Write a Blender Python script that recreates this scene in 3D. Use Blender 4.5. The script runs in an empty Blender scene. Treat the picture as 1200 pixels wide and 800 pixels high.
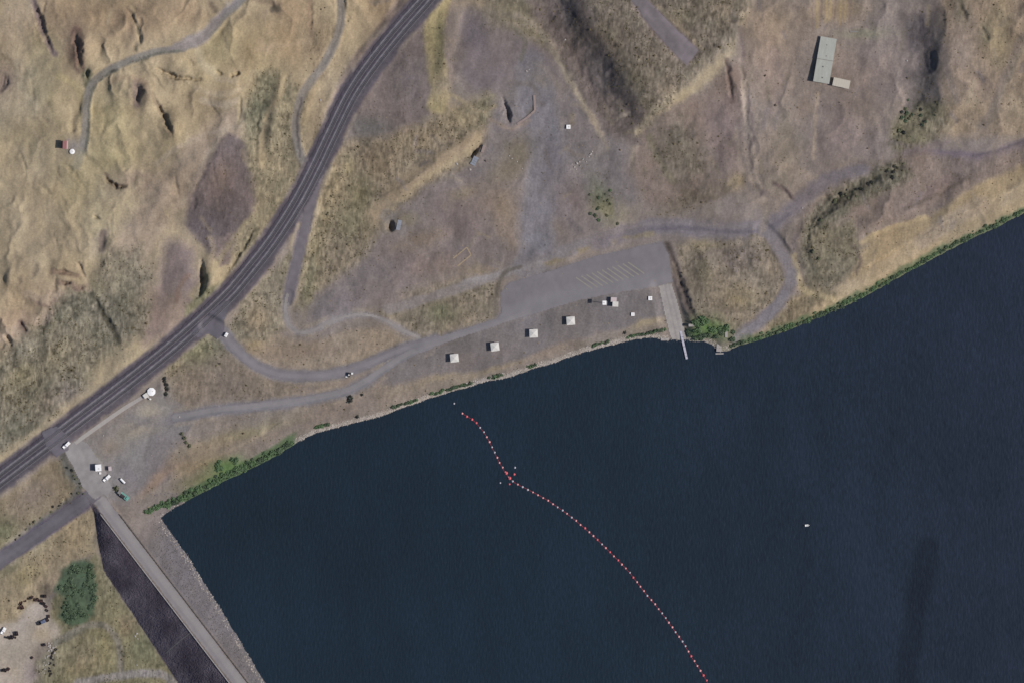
import bpy, bmesh, math, random
import numpy as np
from mathutils import Vector, Matrix

# ------------------------------------------------------------------ camera, sky, sun
sc = bpy.context.scene
COL = sc.collection
rnd = random.Random(7)
NR = np.random.RandomState(11)
M_PX = 0.5                         # metres per pixel of the survey photograph (1200 x 800)
CAM_H = 6000.0
cam = bpy.data.cameras.new('camera'); camo = bpy.data.objects.new('camera', cam); COL.objects.link(camo)
camo.location = (0, 0, CAM_H)
cam.sensor_width = 36; cam.lens = 36 * (CAM_H - 7.0) / (1200 * M_PX)
cam.clip_start = 10; cam.clip_end = 20000
sc.camera = camo
SUN_EL, SUN_AZ = math.radians(41), math.radians(97)      # azimuth clockwise from north (+y)
w = bpy.data.worlds.new('World'); sc.world = w; w.use_nodes = True
nt = w.node_tree; bg = nt.nodes['Background']
sky = nt.nodes.new('ShaderNodeTexSky'); sky.sky_type = 'NISHITA'; sky.sun_disc = False
sky.sun_elevation = SUN_EL; sky.sun_rotation = SUN_AZ
nt.links.new(sky.outputs[0], bg.inputs[0]); bg.inputs[1].default_value = 0.08
sl = bpy.data.lights.new('sun', 'SUN'); sl.energy = 3.9; sl.angle = math.radians(0.5); sl.color = (1, .955, .90)
slo = bpy.data.objects.new('sun', sl); COL.objects.link(slo)
to_sun = Vector((math.sin(SUN_AZ)*math.cos(SUN_EL), math.cos(SUN_AZ)*math.cos(SUN_EL), math.sin(SUN_EL)))
slo.rotation_euler = to_sun.to_track_quat('Z', 'Y').to_euler(); slo.location = to_sun*800
sc.view_settings.view_transform = 'Standard'; sc.view_settings.look = 'None'
sc.view_settings.exposure = 0; sc.view_settings.gamma = 1
K = 1.0                            # brightness of flat ground of albedo 1 in this light

def lin(c, k=None):
    """colour as read in daylight (0-255) -> base colour"""
    a = np.asarray(c, dtype=np.float64)/255.0
    l = np.where(a <= .04045, a/12.92, ((a+.055)/1.055)**2.4)
    g = l.mean(-1, keepdims=True); l = g+(l-g)*(1.0 if k is None else 1)      # the survey film is a little muted
    return l/K*np.array([1.0, .988, .985])

# ------------------------------------------------------------------ grid, noise, distance helpers
def axis(lo, hi, step, far):
    core = np.arange(lo, hi+step*.5, step)
    g = []; d = step
    p = 0
    while p < far:
        d *= 1.22; p += d; g.append(p)
    g = np.array(g)
    return np.concatenate([lo-g[::-1], core, core[-1]+g])
xs = axis(-25, 1225, 1.2, 5000); ys = axis(-25, 825, 1.2, 5000)
NX, NY = len(xs), len(ys)
X, Y = np.meshgrid(xs, ys)
X = X.astype(np.float32); Y = Y.astype(np.float32)
TAB = NR.rand(64, 256, 256).astype(np.float32)
def vnoise(x, y, k):
    ix = np.floor(x).astype(np.int64); iy = np.floor(y).astype(np.int64)
    fx = (x-ix).astype(np.float32); fy = (y-iy).astype(np.float32)
    fx = fx*fx*(3-2*fx); fy = fy*fy*(3-2*fy)
    T = TAB[k % 64]
    ix0 = ix & 255; ix1 = (ix+1) & 255; iy0 = iy & 255; iy1 = (iy+1) & 255
    a = T[iy0, ix0]; b = T[iy0, ix1]; c = T[iy1, ix0]; d = T[iy1, ix1]
    return (a*(1-fx)+b*fx)*(1-fy)+(c*(1-fx)+d*fx)*fy
def fbm(x, y, scale, octs=4, seed=0, ax=1.0, ay=1.0, rot=0.0, gain=.5):
    if rot:
        c, s = math.cos(rot), math.sin(rot); x, y = x*c+y*s, -x*s+y*c
    x = x/scale*ax+seed*7.31; y = y/scale*ay+seed*3.17
    o = 0; a = 1; t = 0
    for i in range(octs):
        o = o+a*vnoise(x*(2**i)+i*19.7, y*(2**i)+i*5.3, seed*5+i); t += a; a *= gain
    return o/t*2-1
def ss(a, b, x):
    t = np.clip((x-a)/(b-a), 0, 1); return t*t*(3-2*t)
def spl(pts, step=6):
    """Catmull-Rom through the points"""
    P = [np.array(p, float) for p in pts]; P = [2*P[0]-P[1]]+P+[2*P[-1]-P[-2]]
    out = []
    for i in range(1, len(P)-2):
        n = max(1, int(np.linalg.norm(P[i+1][:2]-P[i][:2])/step))
        for j in range(n):
            t = j/n
            out.append(.5*((2*P[i])+(-P[i-1]+P[i+1])*t+(2*P[i-1]-5*P[i]+4*P[i+1]-P[i+2])*t*t+(-P[i-1]+3*P[i]-3*P[i+1]+P[i+2])*t**3))
    out.append(P[-2]); return np.array(out)
def box_of(pts, pad):
    p = np.asarray(pts)[:, :2]
    i0, i1 = np.searchsorted(xs, [p[:, 0].min()-pad, p[:, 0].max()+pad])
    j0, j1 = np.searchsorted(ys, [p[:, 1].min()-pad, p[:, 1].max()+pad])
    return slice(max(j0-1, 0), j1+1), slice(max(i0-1, 0), i1+1)
def seg_dist(x, y, pts):
    """distance, arc length and signed side to a polyline"""
    P = np.asarray(pts, float); best = np.full(x.shape, 1e9, np.float32)
    arc = np.zeros(x.shape, np.float32); side = np.zeros(x.shape, np.float32); s0 = 0
    for a, b in zip(P[:-1], P[1:]):
        dx, dy = b[0]-a[0], b[1]-a[1]; L = math.hypot(dx, dy)+1e-9
        t = np.clip(((x-a[0])*dx+(y-a[1])*dy)/(L*L), 0, 1)
        ex = x-(a[0]+dx*t); ey = y-(a[1]+dy*t); d = ex*ex+ey*ey
        m = d < best
        best = np.where(m, d, best); arc = np.where(m, s0+t*L, arc)
        side = np.where(m, np.sign(dx*(y-a[1])-dy*(x-a[0])), side); s0 += L
    return np.sqrt(best), arc, side
def poly_sd(x, y, pts):
    """signed distance, positive inside"""
    P = np.asarray(pts, float); Q = np.vstack([P, P[:1]])
    d, _, _ = seg_dist(x, y, Q)
    ins = np.zeros(x.shape, bool)
    for a, b in zip(Q[:-1], Q[1:]):
        if a[1] == b[1]: continue
        c = (a[1] > y) != (b[1] > y)
        ins ^= c & (x < (b[0]-a[0])*(y-a[1])/(b[1]-a[1])+a[0])
    return np.where(ins, d, -d)
WX = fbm(X, Y, 38, 4, 1); WY = fbm(X, Y, 38, 4, 2)      # shared domain warp
FX = fbm(X, Y, 7, 3, 3); FY = fbm(X, Y, 7, 3, 4)
def warped(s, amp, fine):
    return X[s]+WX[s]*amp+FX[s]*fine, Y[s]+WY[s]*amp+FY[s]*fine

# ------------------------------------------------------------------ shoreline and base height
SHORE = [(900, 1600), (312, 803), (268, 730), (225, 660), (188, 606), (205, 594), (228, 581), (262, 564), (300, 546), (330, 530), (347, 518),
         (370, 507), (405, 497), (440, 489), (470, 478), (500, 467), (545, 454), (572, 446), (600, 440), (625, 431), (650, 424), (675, 415),
         (700, 408), (722, 402), (742, 397), (762, 395), (780, 398), (792, 403), (806, 400), (822, 399), (835, 404), (842, 411), (852, 411),
         (868, 404), (890, 398), (915, 390), (950, 376), (985, 361), (1010, 349), (1050, 327), (1083, 309), (1110, 294), (1140, 279), (1170, 265), (1200, 250),
         (1260, 222), (1500, 120), (7000, -900), (7000, 7000), (3000, 7000)]
sdW = -poly_sd(X+FX*1.2, Y+FY*1.2, SHORE)             # positive on land
CP = [(300,500,3.6),(400,480,3.6),(500,440,4),(620,410,4.2),(740,385,4),(700,330,5),(600,350,5.5),(500,380,5.5),(400,410,6),(300,420,7),
 (250,470,5),(150,520,6),(200,540,4.5),(110,560,8),(75,525,9),(0,562,9),(100,487,9),(200,409,9.5),(298,310,10),(369,200,11),(440,68,12),(500,0,13),
 (0,450,13),(80,420,12),(0,300,22),(100,250,23),(0,150,28),(100,100,28),(150,30,33),(0,0,33),(250,20,30),(250,100,24),(200,200,21),(150,330,15),
 (230,280,15),(260,190,19),(330,60,19),(330,200,13),(300,150,17),(380,40,16),(450,150,13),(520,60,16),(560,120,13),(600,200,10),(500,250,9),
 (450,300,8),(420,350,7.5),(650,150,11),(620,50,14),(600,-20,17),(700,250,8),(760,200,11),(760,60,20),(820,30,22),(700,10,21),(850,110,18),
 (880,180,14),(900,260,9),(850,320,6.5),(960,80,15),(960,180,12),(1040,100,15),(1120,60,21),(1150,150,14),(1190,20,25),(1100,180,10),(1000,240,9),
 (950,300,7),(1050,270,6),(1150,220,6),(1190,200,6),(1000,-50,20),(850,-50,24),(0,655,2),(50,595,5),(30,605,4),(60,700,-6),(100,650,-3),(20,760,-9),
 (100,780,-10),(150,740,-10),(180,800,-12),(0,900,-12),(200,900,-14),(-200,800,-10),(-300,0,36),(-300,400,22),(600,-400,36),(1400,0,28),(1400,-300,40)]
def tps(cp, gx, gy):
    C = np.array(cp, float); P = C[:, :2]/400; z = C[:, 2]; n = len(C)
    def U(r2): return np.where(r2 > 0, r2*np.log(r2+1e-12), 0)
    D = ((P[:, None]-P[None])**2).sum(-1)
    A = np.zeros((n+3, n+3)); A[:n, :n] = U(D)+np.eye(n)*2e-3; A[:n, n] = 1; A[:n, n+1:] = P; A[n, :n] = 1; A[n+1:, :n] = P.T
    sol = np.linalg.solve(A, np.concatenate([z, [0, 0, 0]]))
    q = np.stack([gx/400, gy/400], -1)
    R = ((q[..., None, :]-P)**2).sum(-1)
    return U(R)@sol[:n]+sol[n]+q@sol[n+1:]
cgx = np.linspace(-400, 1600, 101); cgy = np.linspace(-400, 1200, 81)
CG = tps(CP, *np.meshgrid(cgx, cgy))
def bil(G, gx, gy, x, y):
    u = np.clip((x-gx[0])/(gx[1]-gx[0]), 0, len(gx)-1.001); v = np.clip((y-gy[0])/(gy[1]-gy[0]), 0, len(gy)-1.001)
    i = u.astype(int); j = v.astype(int); fu = u-i; fv = v-j
    return (G[j, i]*(1-fu)+G[j, i+1]*fu)*(1-fv)+(G[j+1, i]*(1-fu)+G[j+1, i+1]*fu)*fv
H = np.clip(bil(CG, cgx, cgy, X, Y), -16, 60).astype(np.float32)
hill = ss(-40, 60, (X*-0.62-Y*0.62+330)).astype(np.float32)      # hills left of the railway
hill = np.clip(hill, 0, 1)
# rolling relief, gullied
rg = 1-np.abs(fbm(X+WX*24+FX*1.5, Y*.8+WY*24, 66, 4, 8, rot=-.35, ax=1.3, gain=.42))*2.2
calm = 1-.75*ss(45, 15, np.hypot((X-225)/2.2, (Y-290)/2.6))-.5*ss(60, 20, np.hypot((X-60)/1.4, (Y-420)/1.2))
H += hill*calm*(np.clip(rg, -1, 1)**2*np.sign(rg)*2.0)*(.35+.65*ss(-.3, .3, fbm(X, Y, 80, 2, 18)))
H += (1-hill)*(sdW > 30)*(1+.9*ss(780, 900, X))*(1-np.abs(fbm(X+WX*20, Y+WY*20, 60, 3, 19, rot=.6))*2)*.9
H += hill*(fbm(X, Y, 90, 4, 5)*3.2+(1-np.abs(fbm(X+WX*15, Y, 70, 3, 6, rot=.5, ax=1.5)))*3.0-1.5)
H += (1-hill)*fbm(X, Y, 60, 4, 7)*.8
def mound(cx, cy, rx, ry, h, rot=0, p=1.0):
    s = box_of([(cx, cy)], max(rx, ry)*2.6); x, y = warped(s, 2, .8)
    c, q = math.cos(math.radians(rot)), math.sin(math.radians(rot))
    u = ((x-cx)*c+(y-cy)*q)/rx; v = (-(x-cx)*q+(y-cy)*c)/ry
    H[s] += h*np.exp(-(u*u+v*v)**p)
def gully(pts, depth, width, warp=2.2, smooth=True):
    P = spl(pts) if smooth and len(pts) > 2 else np.array(pts, float)
    s = box_of(P, width*2+8); x, y = warped(s, warp, 1.3)
    d, a, sd = seg_dist(x, y, P); L = a.max()+1e-6; t = a/L
    f = np.clip(1-np.abs(2*t-1)**2.2, .05, 1) if L > 12 else .8
    n = .75+.6*fbm(X[s], Y[s], 6, 3, 14) if width < 15 else .85+.3*fbm(X[s], Y[s], 24, 2, 14)
    wd = width*(.45+.55*f)*n
    H[s] -= (depth*f*n*np.clip(1-d/np.maximum(wd, 1.2), 0, 1)**.8).astype(np.float32)
def scarp(pts, drop, width, reach=40, taper=.15):
    """ground drops to the LEFT of travel direction (screen) by a steep step, fading back over reach"""
    P = spl(pts) if len(pts) > 2 else np.array(pts, float)
    s = box_of(P, reach+4); x, y = warped(s, 2, .8)
    d, a, side = seg_dist(x, y, P); L = a.max()+1e-6; f = ss(0, taper, a/L)*ss(0, taper, 1-a/L)
    u = d*side                                      # + right-hand side on screen (y down)
    prof = .5*np.clip(1-np.abs(u)/reach, 0, 1)**1.5*np.tanh(2*u/width)
    H[s] += (drop*prof*f).astype(np.float32)
# --- hills at the upper left
gully([(38,-5),(48,22),(55,45),(64,68)], 3.0, 7)
gully([(40,8),(44,14)], 2, 4)
mound(100,62,12,24,4.5); gully([(90,38),(93,60),(96,80)], 3.5, 7)
mound(112,86,9,10,4); gully([(104,86),(103,97)], 3.5, 5)
mound(175,115,11,20,4); gully([(160,98),(164,112),(161,124)], 3.2, 7)
mound(206,150,10,20,4); gully([(182,112),(190,132),(200,150),(204,166)], 3, 5)
gully([(182,80),(195,86),(210,92),(225,93),(242,96)], 4.5, 4.5, 1); gully([(255,85),(262,88)], 3, 4); gully([(272,88),(278,87)], 3, 4)
gully([(148,10),(160,30),(166,55)], 1.4, 5)
gully([(124,206),(128,214),(138,219),(152,219)], 4, 4, 1)
gully([(113,256),(118,258)], 3, 4); gully([(123,276),(121,292)], 1.2, 7)
gully([(62,318),(75,319),(88,321)], 2.8, 4.5); gully([(70,330),(84,331)], 3, 4); gully([(90,305),(100,325)], 2, 4)
gully([(26,380),(31,388)], 3.5, 5); gully([(8,395),(12,404)], 3, 5); gully([(88,337),(96,337)], 2.2, 6)
gully([(10,85),(3,110)], 2, 8)
gully([(108,345),(120,365),(135,392)], 2, 6)
mound(247,330,9,30,5); gully([(236,300),(237,320),(237,335),(230,352)], 4, 6)
mound(285,300,9,9,1); gully([(300,266),(285,290),(272,310),(264,323)], 2.6, 4.5)
mound(270,215,35,48,4,20); mound(235,190,60,24,3,-40)
gully([(283,110),(281,145)], 1.5, 4); gully([(60,180),(85,200),(105,230)], 1, 5)
mound(322,140,7,40,3.2,12); gully([(311,110),(302,150),(300,190)], 1.5, 5)
gully([(365,0),(364,40)], 1.5, 4)
mound(215,330,22,38,2.5,15)
for i in range(46):                                 # small erosion rills on the bare slopes
    x0, y0 = rnd.uniform(0, 300), rnd.uniform(0, 400)
    if x0+y0*.8 > 420: continue
    an = rnd.uniform(.6, 1.9); L = rnd.uniform(12, 34)
    gully([(x0, y0), (x0+math.cos(an)*L*.5+rnd.uniform(-3, 3), y0+math.sin(an)*L*.5), (x0+math.cos(an)*L, y0+math.sin(an)*L)], rnd.uniform(.4, 1.1), rnd.uniform(3, 5))
# --- terraces right of the railway
mound(745,55,62,34,3,48); mound(760,100,20,40,2,-35)
scarp([(632,-30),(672,12),(704,62),(730,108),(752,150)], -4.6, 38, 70, .3)
s_t = box_of([(600,-30),(770,170)], 20); x_, y_ = warped(s_t, 5, 1.5); d_, a_, _ = seg_dist(x_, y_, spl([(622,-60),(655,18),(688,72),(714,118),(738,160)]))
H[s_t] -= (2.6*ss(30, 6, d_)*ss(265, 200, a_)*(1+fbm(X[s_t], Y[s_t], 9, 3, 15)*.35)).astype(np.float32)
mound(655,62,5,40,1.6,-35)
gully([(588,112),(593,128),(597,146)], 5.5, 6.5, .3); mound(607,128,8,16,.6)
gully([(457,257),(459,272)], 4.5, 6.5, .3)
gully([(565,168),(556,178),(546,186)], 3.6, 5, .5)
mound(512,190,60,9,2.2,-36); mound(520,70,9,50,2,5)
scarp([(545,10),(535,45),(528,80),(545,105)], 2.0, 8, 20)
gully([(848,70),(853,95),(857,118)], 1.8, 5)
gully([(865,60),(872,120),(878,190),(885,220)], 1.0, 7)
gully([(1080,-5),(1076,25),(1078,45),(1084,70)], 3.8, 34); gully([(1078,60),(1083,75),(1086,90)], 4.0, 18)
gully([(1086,88),(1080,110),(1068,130),(1052,150)], 3.6, 26); mound(1112,70,18,60,3,5)
gully([(1120,0),(1124,10),(1133,28)], 2, 7); gully([(1150,35),(1155,45)], 1.5, 5)
gully([(1062,192),(1030,205),(1000,220),(968,244),(950,262),(946,290),(952,320)], 2.2, 11); mound(1000,236,60,10,1.6,-30)
gully([(912,215),(930,238),(938,244)], 1.4, 4)
scarp([(1130,195),(1080,245),(1020,268),(1003,300)], 1.8, 8, 30)
gully([(783,290),(790,310),(800,340),(812,370),(820,380)], 2.6, 7)
mound(850,345,42,28,1.6,-20); mound(826,320,12,26,1.5,10); mound(960,352,30,8,1.6,-25)
mound(600,150,40,30,.6)
mound(190,448,10,16,1.5); gully([(190,440),(194,455),(190,472)], 2.4, 6)
gully([(72,536),(82,556),(95,572),(75,592),(58,606)], 2.6, 9)
gully([(60,606),(30,628),(5,645)], 2.0, 8)
mound(640,360,60,8,.4,-20)

# dam embankment
C0 = np.array([127., 600.]); CD = np.array([.607, .794]); CN = np.array([.794, -.607])
du = (X-C0[0])*CN[0]+(Y-C0[1])*CN[1]; dv = (X-C0[0])*CD[0]+(Y-C0[1])*CD[1]
du = du+FX*.5
utoe = np.interp(dv, [-30, -8, 18, 50, 240, 900, 1400], [9, 14, 30, 46, 60, 90, 90])
on = ss(-62, -16, dv)*ss(1400, 1200, dv)
crest = 8.5
up = crest*np.clip(sdW/(sdW+np.maximum(du-10, 0)+1e-3), 0, 1)
dn = crest+(H-crest)*np.clip((-du-8)/(utoe-8), 0, 1)
Hd = np.where(du > 10, up, np.where(du < -8, dn, crest))
mD = on*np.where(du > 0, ss(95, 60, du+np.clip(30-dv, 0, 60)), 1)*np.where(du < 0, ss(-utoe-1, -utoe+1, du), 1)
mD = np.where((du > 10) & (dv < 25), mD*ss(0, 1, 1-np.clip((25-dv)/45, 0, 1)), mD)
H = (H*(1-mD)+Hd*mD).astype(np.float32)

def grade(pts, width, feather=8, z=None, smooth=40, lift=0.0):
    P = spl(pts); s = box_of(P, width+feather+4)
    d, a, _ = seg_dist(X[s], Y[s], P)
    if z is None:
        seg = np.hypot(*(P[1:, :2]-P[:-1, :2]).T); sl_ = np.concatenate([[0], np.cumsum(seg)])
        pz = hsamp(P[:, 0], P[:, 1])
        zz = np.array([np.average(pz, weights=np.exp(-((sl_-q)/smooth)**2)) for q in sl_])+lift
        tz = np.interp(a, sl_, zz)
    else: tz = z
    m = 1-ss(width/2, width/2+feather, d)
    H[s] = H[s]*(1-m)+tz*m
def hsamp(px, py, G=None):
    G = H if G is None else G
    px = np.asarray(px, float); py = np.asarray(py, float)
    i = np.clip(np.searchsorted(xs, px)-1, 0, NX-2); j = np.clip(np.searchsorted(ys, py)-1, 0, NY-2)
    fu = (px-xs[i])/(xs[i+1]-xs[i]); fv = (py-ys[j])/(ys[j+1]-ys[j])
    return (G[j, i]*(1-fu)+G[j, i+1]*fu)*(1-fv)+(G[j+1, i]*(1-fu)+G[j+1, i+1]*fu)*fv
RAIL = [(900,-560),(640,-190),(560,-78),(520,-25),(500,0),(470,34),(440,71),(413,110),(389,158),(369,200),(347,241),(321,281),(297,312),(270,344),(240,373),(200,408),(150,448),(100,486),(50,524),(0,562),(-60,608),(-400,870),(-1500,1700)]
SERVICE = [(376,200),(371,215),(364,240),(352,290),(342,330),(337,350)]
LOOP = [(337,345),(334,362),(337,378),(349,389),(365,388),(385,378),(410,370),(430,369),(450,375),(470,386),(490,395)]
ACCESS = [(245,380),(262,391),(275,408),(300,428),(330,439),(370,440),(400,436),(430,426),(470,410),(510,398)]
LOWROAD = [(205,489),(225,486),(250,481),(300,476),(350,470),(400,460),(425,449),(452,431),(480,414),(505,404)]
WESTROAD = [(108,580),(97,588),(80,600),(40,629),(0,656),(-60,700),(-600,1090)]
HILLTRACK = [(310,-25),(278,8),(262,22),(245,42),(215,58),(190,61),(165,68),(140,78),(120,89),(108,101),(103,120),(102,150),(98,175)]
TRACK2 = [(398,-15),(400,20),(393,50),(380,75),(365,95),(353,115),(347,145),(350,175),(357,192)]
UPPER = [(455,362),(500,350),(560,330),(610,313),(650,300),(700,281),(760,267),(800,265),(860,270),(893,268),(925,250),(960,220),(1005,198)]
BEACH = [(893,268),(912,290),(926,318),(920,345),(900,370),(865,398)]
DAMROAD = [(96,548),(110,577),(127,600),(166,651),(205,702),(243,751),(280,800),(340,878),(900,1610)]
grade(RAIL, 27, 10, smooth=90, lift=.6)
grade(SERVICE, 13, 6); grade(LOOP, 8, 5); grade(ACCESS, 15, 6); grade(LOWROAD, 14, 8)
grade(WESTROAD, 18, 6); grade(HILLTRACK, 8, 4); grade(TRACK2, 8, 4); grade(UPPER, 12, 8); grade(BEACH, 12, 6)
def gradepoly(pts, feather=8, zfun=None):
    s = box_of(pts, feather+3); d = poly_sd(X[s], Y[s], pts); m = ss(-feather, 0, d)
    ctr = np.array(pts).mean(0)
    if zfun is None:
        A = np.c_[X[s][d > 0], Y[s][d > 0], np.ones((d > 0).sum())]; co = np.linalg.lstsq(A.astype(float), H[s][d > 0].astype(float), rcond=None)[0]
        z = X[s]*co[0]+Y[s]*co[1]+co[2]
    else: z = zfun(X[s], Y[s])
    H[s] = H[s]*(1-m)+z*m
PARK = [(478,404),(520,392),(582,373),(587,366),(587,342),(596,331),(640,319),(700,299),(776,283),(784,298),(789,331),(770,336),(720,344),(680,352),(600,376),(540,396),(490,412)]
APRON = [(430,440),(490,410),(540,396),(600,376),(680,352),(720,344),(770,336),(778,350),(780,368),(752,374),(735,384),(700,390),(660,402),(600,424),(560,434),(510,438),(460,450)]
STRIP = [(722,-22),(742,-22),(757,0),(790,32),(819,60),(805,79),(783,58),(755,25)]
RAMP = [(771,335),(787,331),(794,352),(800,375),(806,399),(806,412),(792,412),(784,390),(777,362)]
gradepoly(PARK, 8); gradepoly(APRON, 8); gradepoly(STRIP, 6)
gradepoly([(940,30),(1000,30),(1005,115),(935,115)], 12); gradepoly([(70,160),(98,158),(98,190),(68,190)], 6)
PLAZA = [(74,527),(92,512),(104,520),(122,545),(132,572),(124,586),(108,584),(97,572),(88,552)]
gradepoly([(70,525),(95,505),(150,478),(190,480),(190,515),(155,560),(128,580),(108,580)], 34)
gradepoly([(-40,745),(20,728),(45,700),(60,715),(66,735),(60,760),(40,810),(-40,830)], 22, lambda x, y: -9.0)
# low shore bank and lake bed
shore_t = np.where(mD > .5, 1, ss(0, 16, sdW))
Hbank = H*(.12+.88*shore_t)
H = np.where((sdW < 16) & (sdW > 0) & (du > 0), np.maximum(Hbank*1.0, .08+sdW*.07), H)
H = np.where(sdW <= 0, np.maximum(-9, sdW*.22), H).astype(np.float32)
# ramp slides into the lake
gradepoly(RAMP, 11, lambda x, y: 4.2-(y-333)*.066)
H += (fbm(X, Y, 5, 3, 9)*.10+fbm(X, Y, 16, 3, 10)*.18)*np.where(sdW > 3, 1, .3)*(.45+.9*hill)
H0 = H.copy()

# ------------------------------------------------------------------ ground colours (soil, grass, gravel, some painted slope light and shade) and scrub density
C = np.zeros((NY, NX, 3), np.float32); C[:] = (128, 118, 111)
SCR = np.zeros((NY, NX), np.float32)      # brush density 0..1
GRN = np.zeros((NY, NX), np.float32)      # how green the brush is
SPK = np.ones((NY, NX), np.float32)      # speckle strength
def lay(s, m, col, scr=None, grn=None, spk=None):
    if col is not None: C[s] = C[s]*(1-m[..., None])+np.array(col, np.float32)*m[..., None]
    if scr is not None: SCR[s] = SCR[s]*(1-m)+scr*m
    if grn is not None: GRN[s] = GRN[s]*(1-m)+grn*m
    if spk is not None: SPK[s] = SPK[s]*(1-m)+spk*m
def region(pts, col, soft=6, warp=6, fine=3, a=1.0, **k):
    s = box_of(pts, soft+warp+fine+4); x, y = warped(s, warp, fine)
    lay(s, a*ss(-soft, soft, poly_sd(x, y, pts)), col, **k)
def stroke(pts, wd, col, soft=3, warp=2, fine=1.5, a=1.0, brk=0, **k):
    P = spl(pts) if len(pts) > 2 else np.array(pts, float)
    s = box_of(P, wd+soft+warp+fine+4); x, y = warped(s, warp, fine); d, ar, _ = seg_dist(x, y, P)
    m = a*(1-ss(wd/2-soft*.5, wd/2+soft, d))
    if brk: m = m*ss(-brk, .35, fbm(X[s], Y[s], 12, 2, 13))
    lay(s, m, col, **k)
def blob(cx, cy, rx, ry, col, rot=0, a=1.0, **k):
    s = box_of([(cx, cy)], max(rx, ry)*2.2); x, y = warped(s, 5, 2.5)
    c, q = math.cos(math.radians(rot)), math.sin(math.radians(rot))
    u = ((x-cx)*c+(y-cy)*q)/rx; v = (-(x-cx)*q+(y-cy)*c)/ry
    lay(s, a*np.exp(-(u*u+v*v)), col, **k)
TAN, YEL, PUR, BRN, OLV = (147,133,111), (147,136,109), (124,112,108), (136,120,101), (116,110,86)
def sdat0(px, py): return hsamp(px, py, sdW)
# left hills
region([(-900,-900),(520,-900),(500,0),(440,70),(390,158),(345,240),(296,312),(200,408),(0,562),(-900,1250)], (157,143,119), 6, 4)
for b in [(55,55,26,22,YEL),(50,105,26,30,(138,129,106)),(130,140,34,34,(152,140,108)),(262,55,26,22,(155,146,116)),(245,90,22,18,(156,143,116)),(285,112,22,14,(160,144,120)),
          (70,15,45,28,(143,125,104)),(150,25,55,30,(141,122,101)),(15,30,22,35,(153,139,121)),(8,100,16,22,(122,108,103)),(22,130,18,20,(158,146,124)),
          (30,200,50,50,(150,137,114)),(55,270,50,55,(152,138,115)),(95,215,30,35,(141,131,104)),(175,245,38,45,(164,150,126)),(140,255,24,30,(158,145,120)),(150,290,25,30,(140,130,108)),
          (60,350,50,22,(156,139,119)),(20,385,40,22,(160,141,124)),(15,330,40,30,(150,134,110)),(105,290,22,32,(158,145,122)),(120,340,20,20,(136,126,102)),(325,30,40,40,(146,130,105)),
          (215,15,35,22,(141,123,102)),(340,20,30,60,(140,122,100)),(300,60,30,40,(145,130,104)),(250,130,35,25,(142,127,104)),(195,180,40,40,(146,132,106)),(40,165,40,25,(140,128,104)),
          (88,55,12,24,(124,104,90)),(165,112,12,18,(126,110,95)),(132,185,28,20,(148,138,108)),(450,10,30,40,(138,120,98)),(165,215,30,16,(140,124,110)),(115,265,14,30,(160,148,122))]:  # first two blobs: shade of the west-facing slopes painted dark
    blob(*b[:4], b[4], a=.85)
stroke([(150,300),(190,240),(235,185),(275,152)], 34, (146,131,117), 14, 6, a=.75)
stroke([(214,240),(236,196),(262,156),(272,150)], 5, (160,146,128), 4, 3, 2, a=.7)  # sunlit ridge along the brown slope's upper edge, painted pale
region([(217,262),(221,236),(243,192),(268,156),(292,165),(305,222),(304,243),(280,275),(262,310),(242,292)], (99,89,88), 4, 5, 3, scr=.2)
blob(262,205,16,22,(122,104,92),20,a=.6); blob(235,262,22,20,(103,95,96),0,a=.7)
region([(252,278),(276,272),(268,310),(256,312)], (116,103,98), 3, 3)
region([(195,285),(225,290),(232,330),(222,395),(175,400),(160,370),(180,330)], (124,111,107), 12, 8)
blob(205,365,16,30,(146,129,113),10,a=.8); blob(175,345,14,35,(135,118,106),0,a=.6)
region([(-200,430),(0,420),(52,372),(84,335),(108,345),(150,335),(172,355),(168,390),(120,420),(95,455),(60,492),(0,532),(-200,700)], (124,116,99), 10, 9, 5, scr=.75, grn=.25)
region([(120,300),(160,290),(176,325),(165,350),(135,350),(112,330)], (128,119,102), 14, 10, 5, scr=.5, grn=.25)
for b in [(70,375,34,10,-40),(35,460,30,12,-30),(20,500,25,15,-30),(120,395,30,10,35),(105,345,12,12,0),(145,345,12,25,0)]:
    blob(b[0],b[1],b[2],b[3],(108,105,86),b[4],a=.45,scr=.85,grn=.5)
for b in [(60,420,30,16,(136,124,98)),(110,430,25,12,(134,122,98)),(25,440,20,12,(132,122,92)),(80,460,14,12,(122,110,104)),(60,470,24,10,(128,116,100))]: blob(*b[:4], b[4], -35, a=.7)
stroke([(106,342),(118,362),(134,390),(140,400)], 5, (86,82,70), 3, 2)
region([(215,392),(252,352),(262,330),(236,338),(218,360)], (118,113,88), 5, 4, scr=.5, grn=.5)
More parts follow.
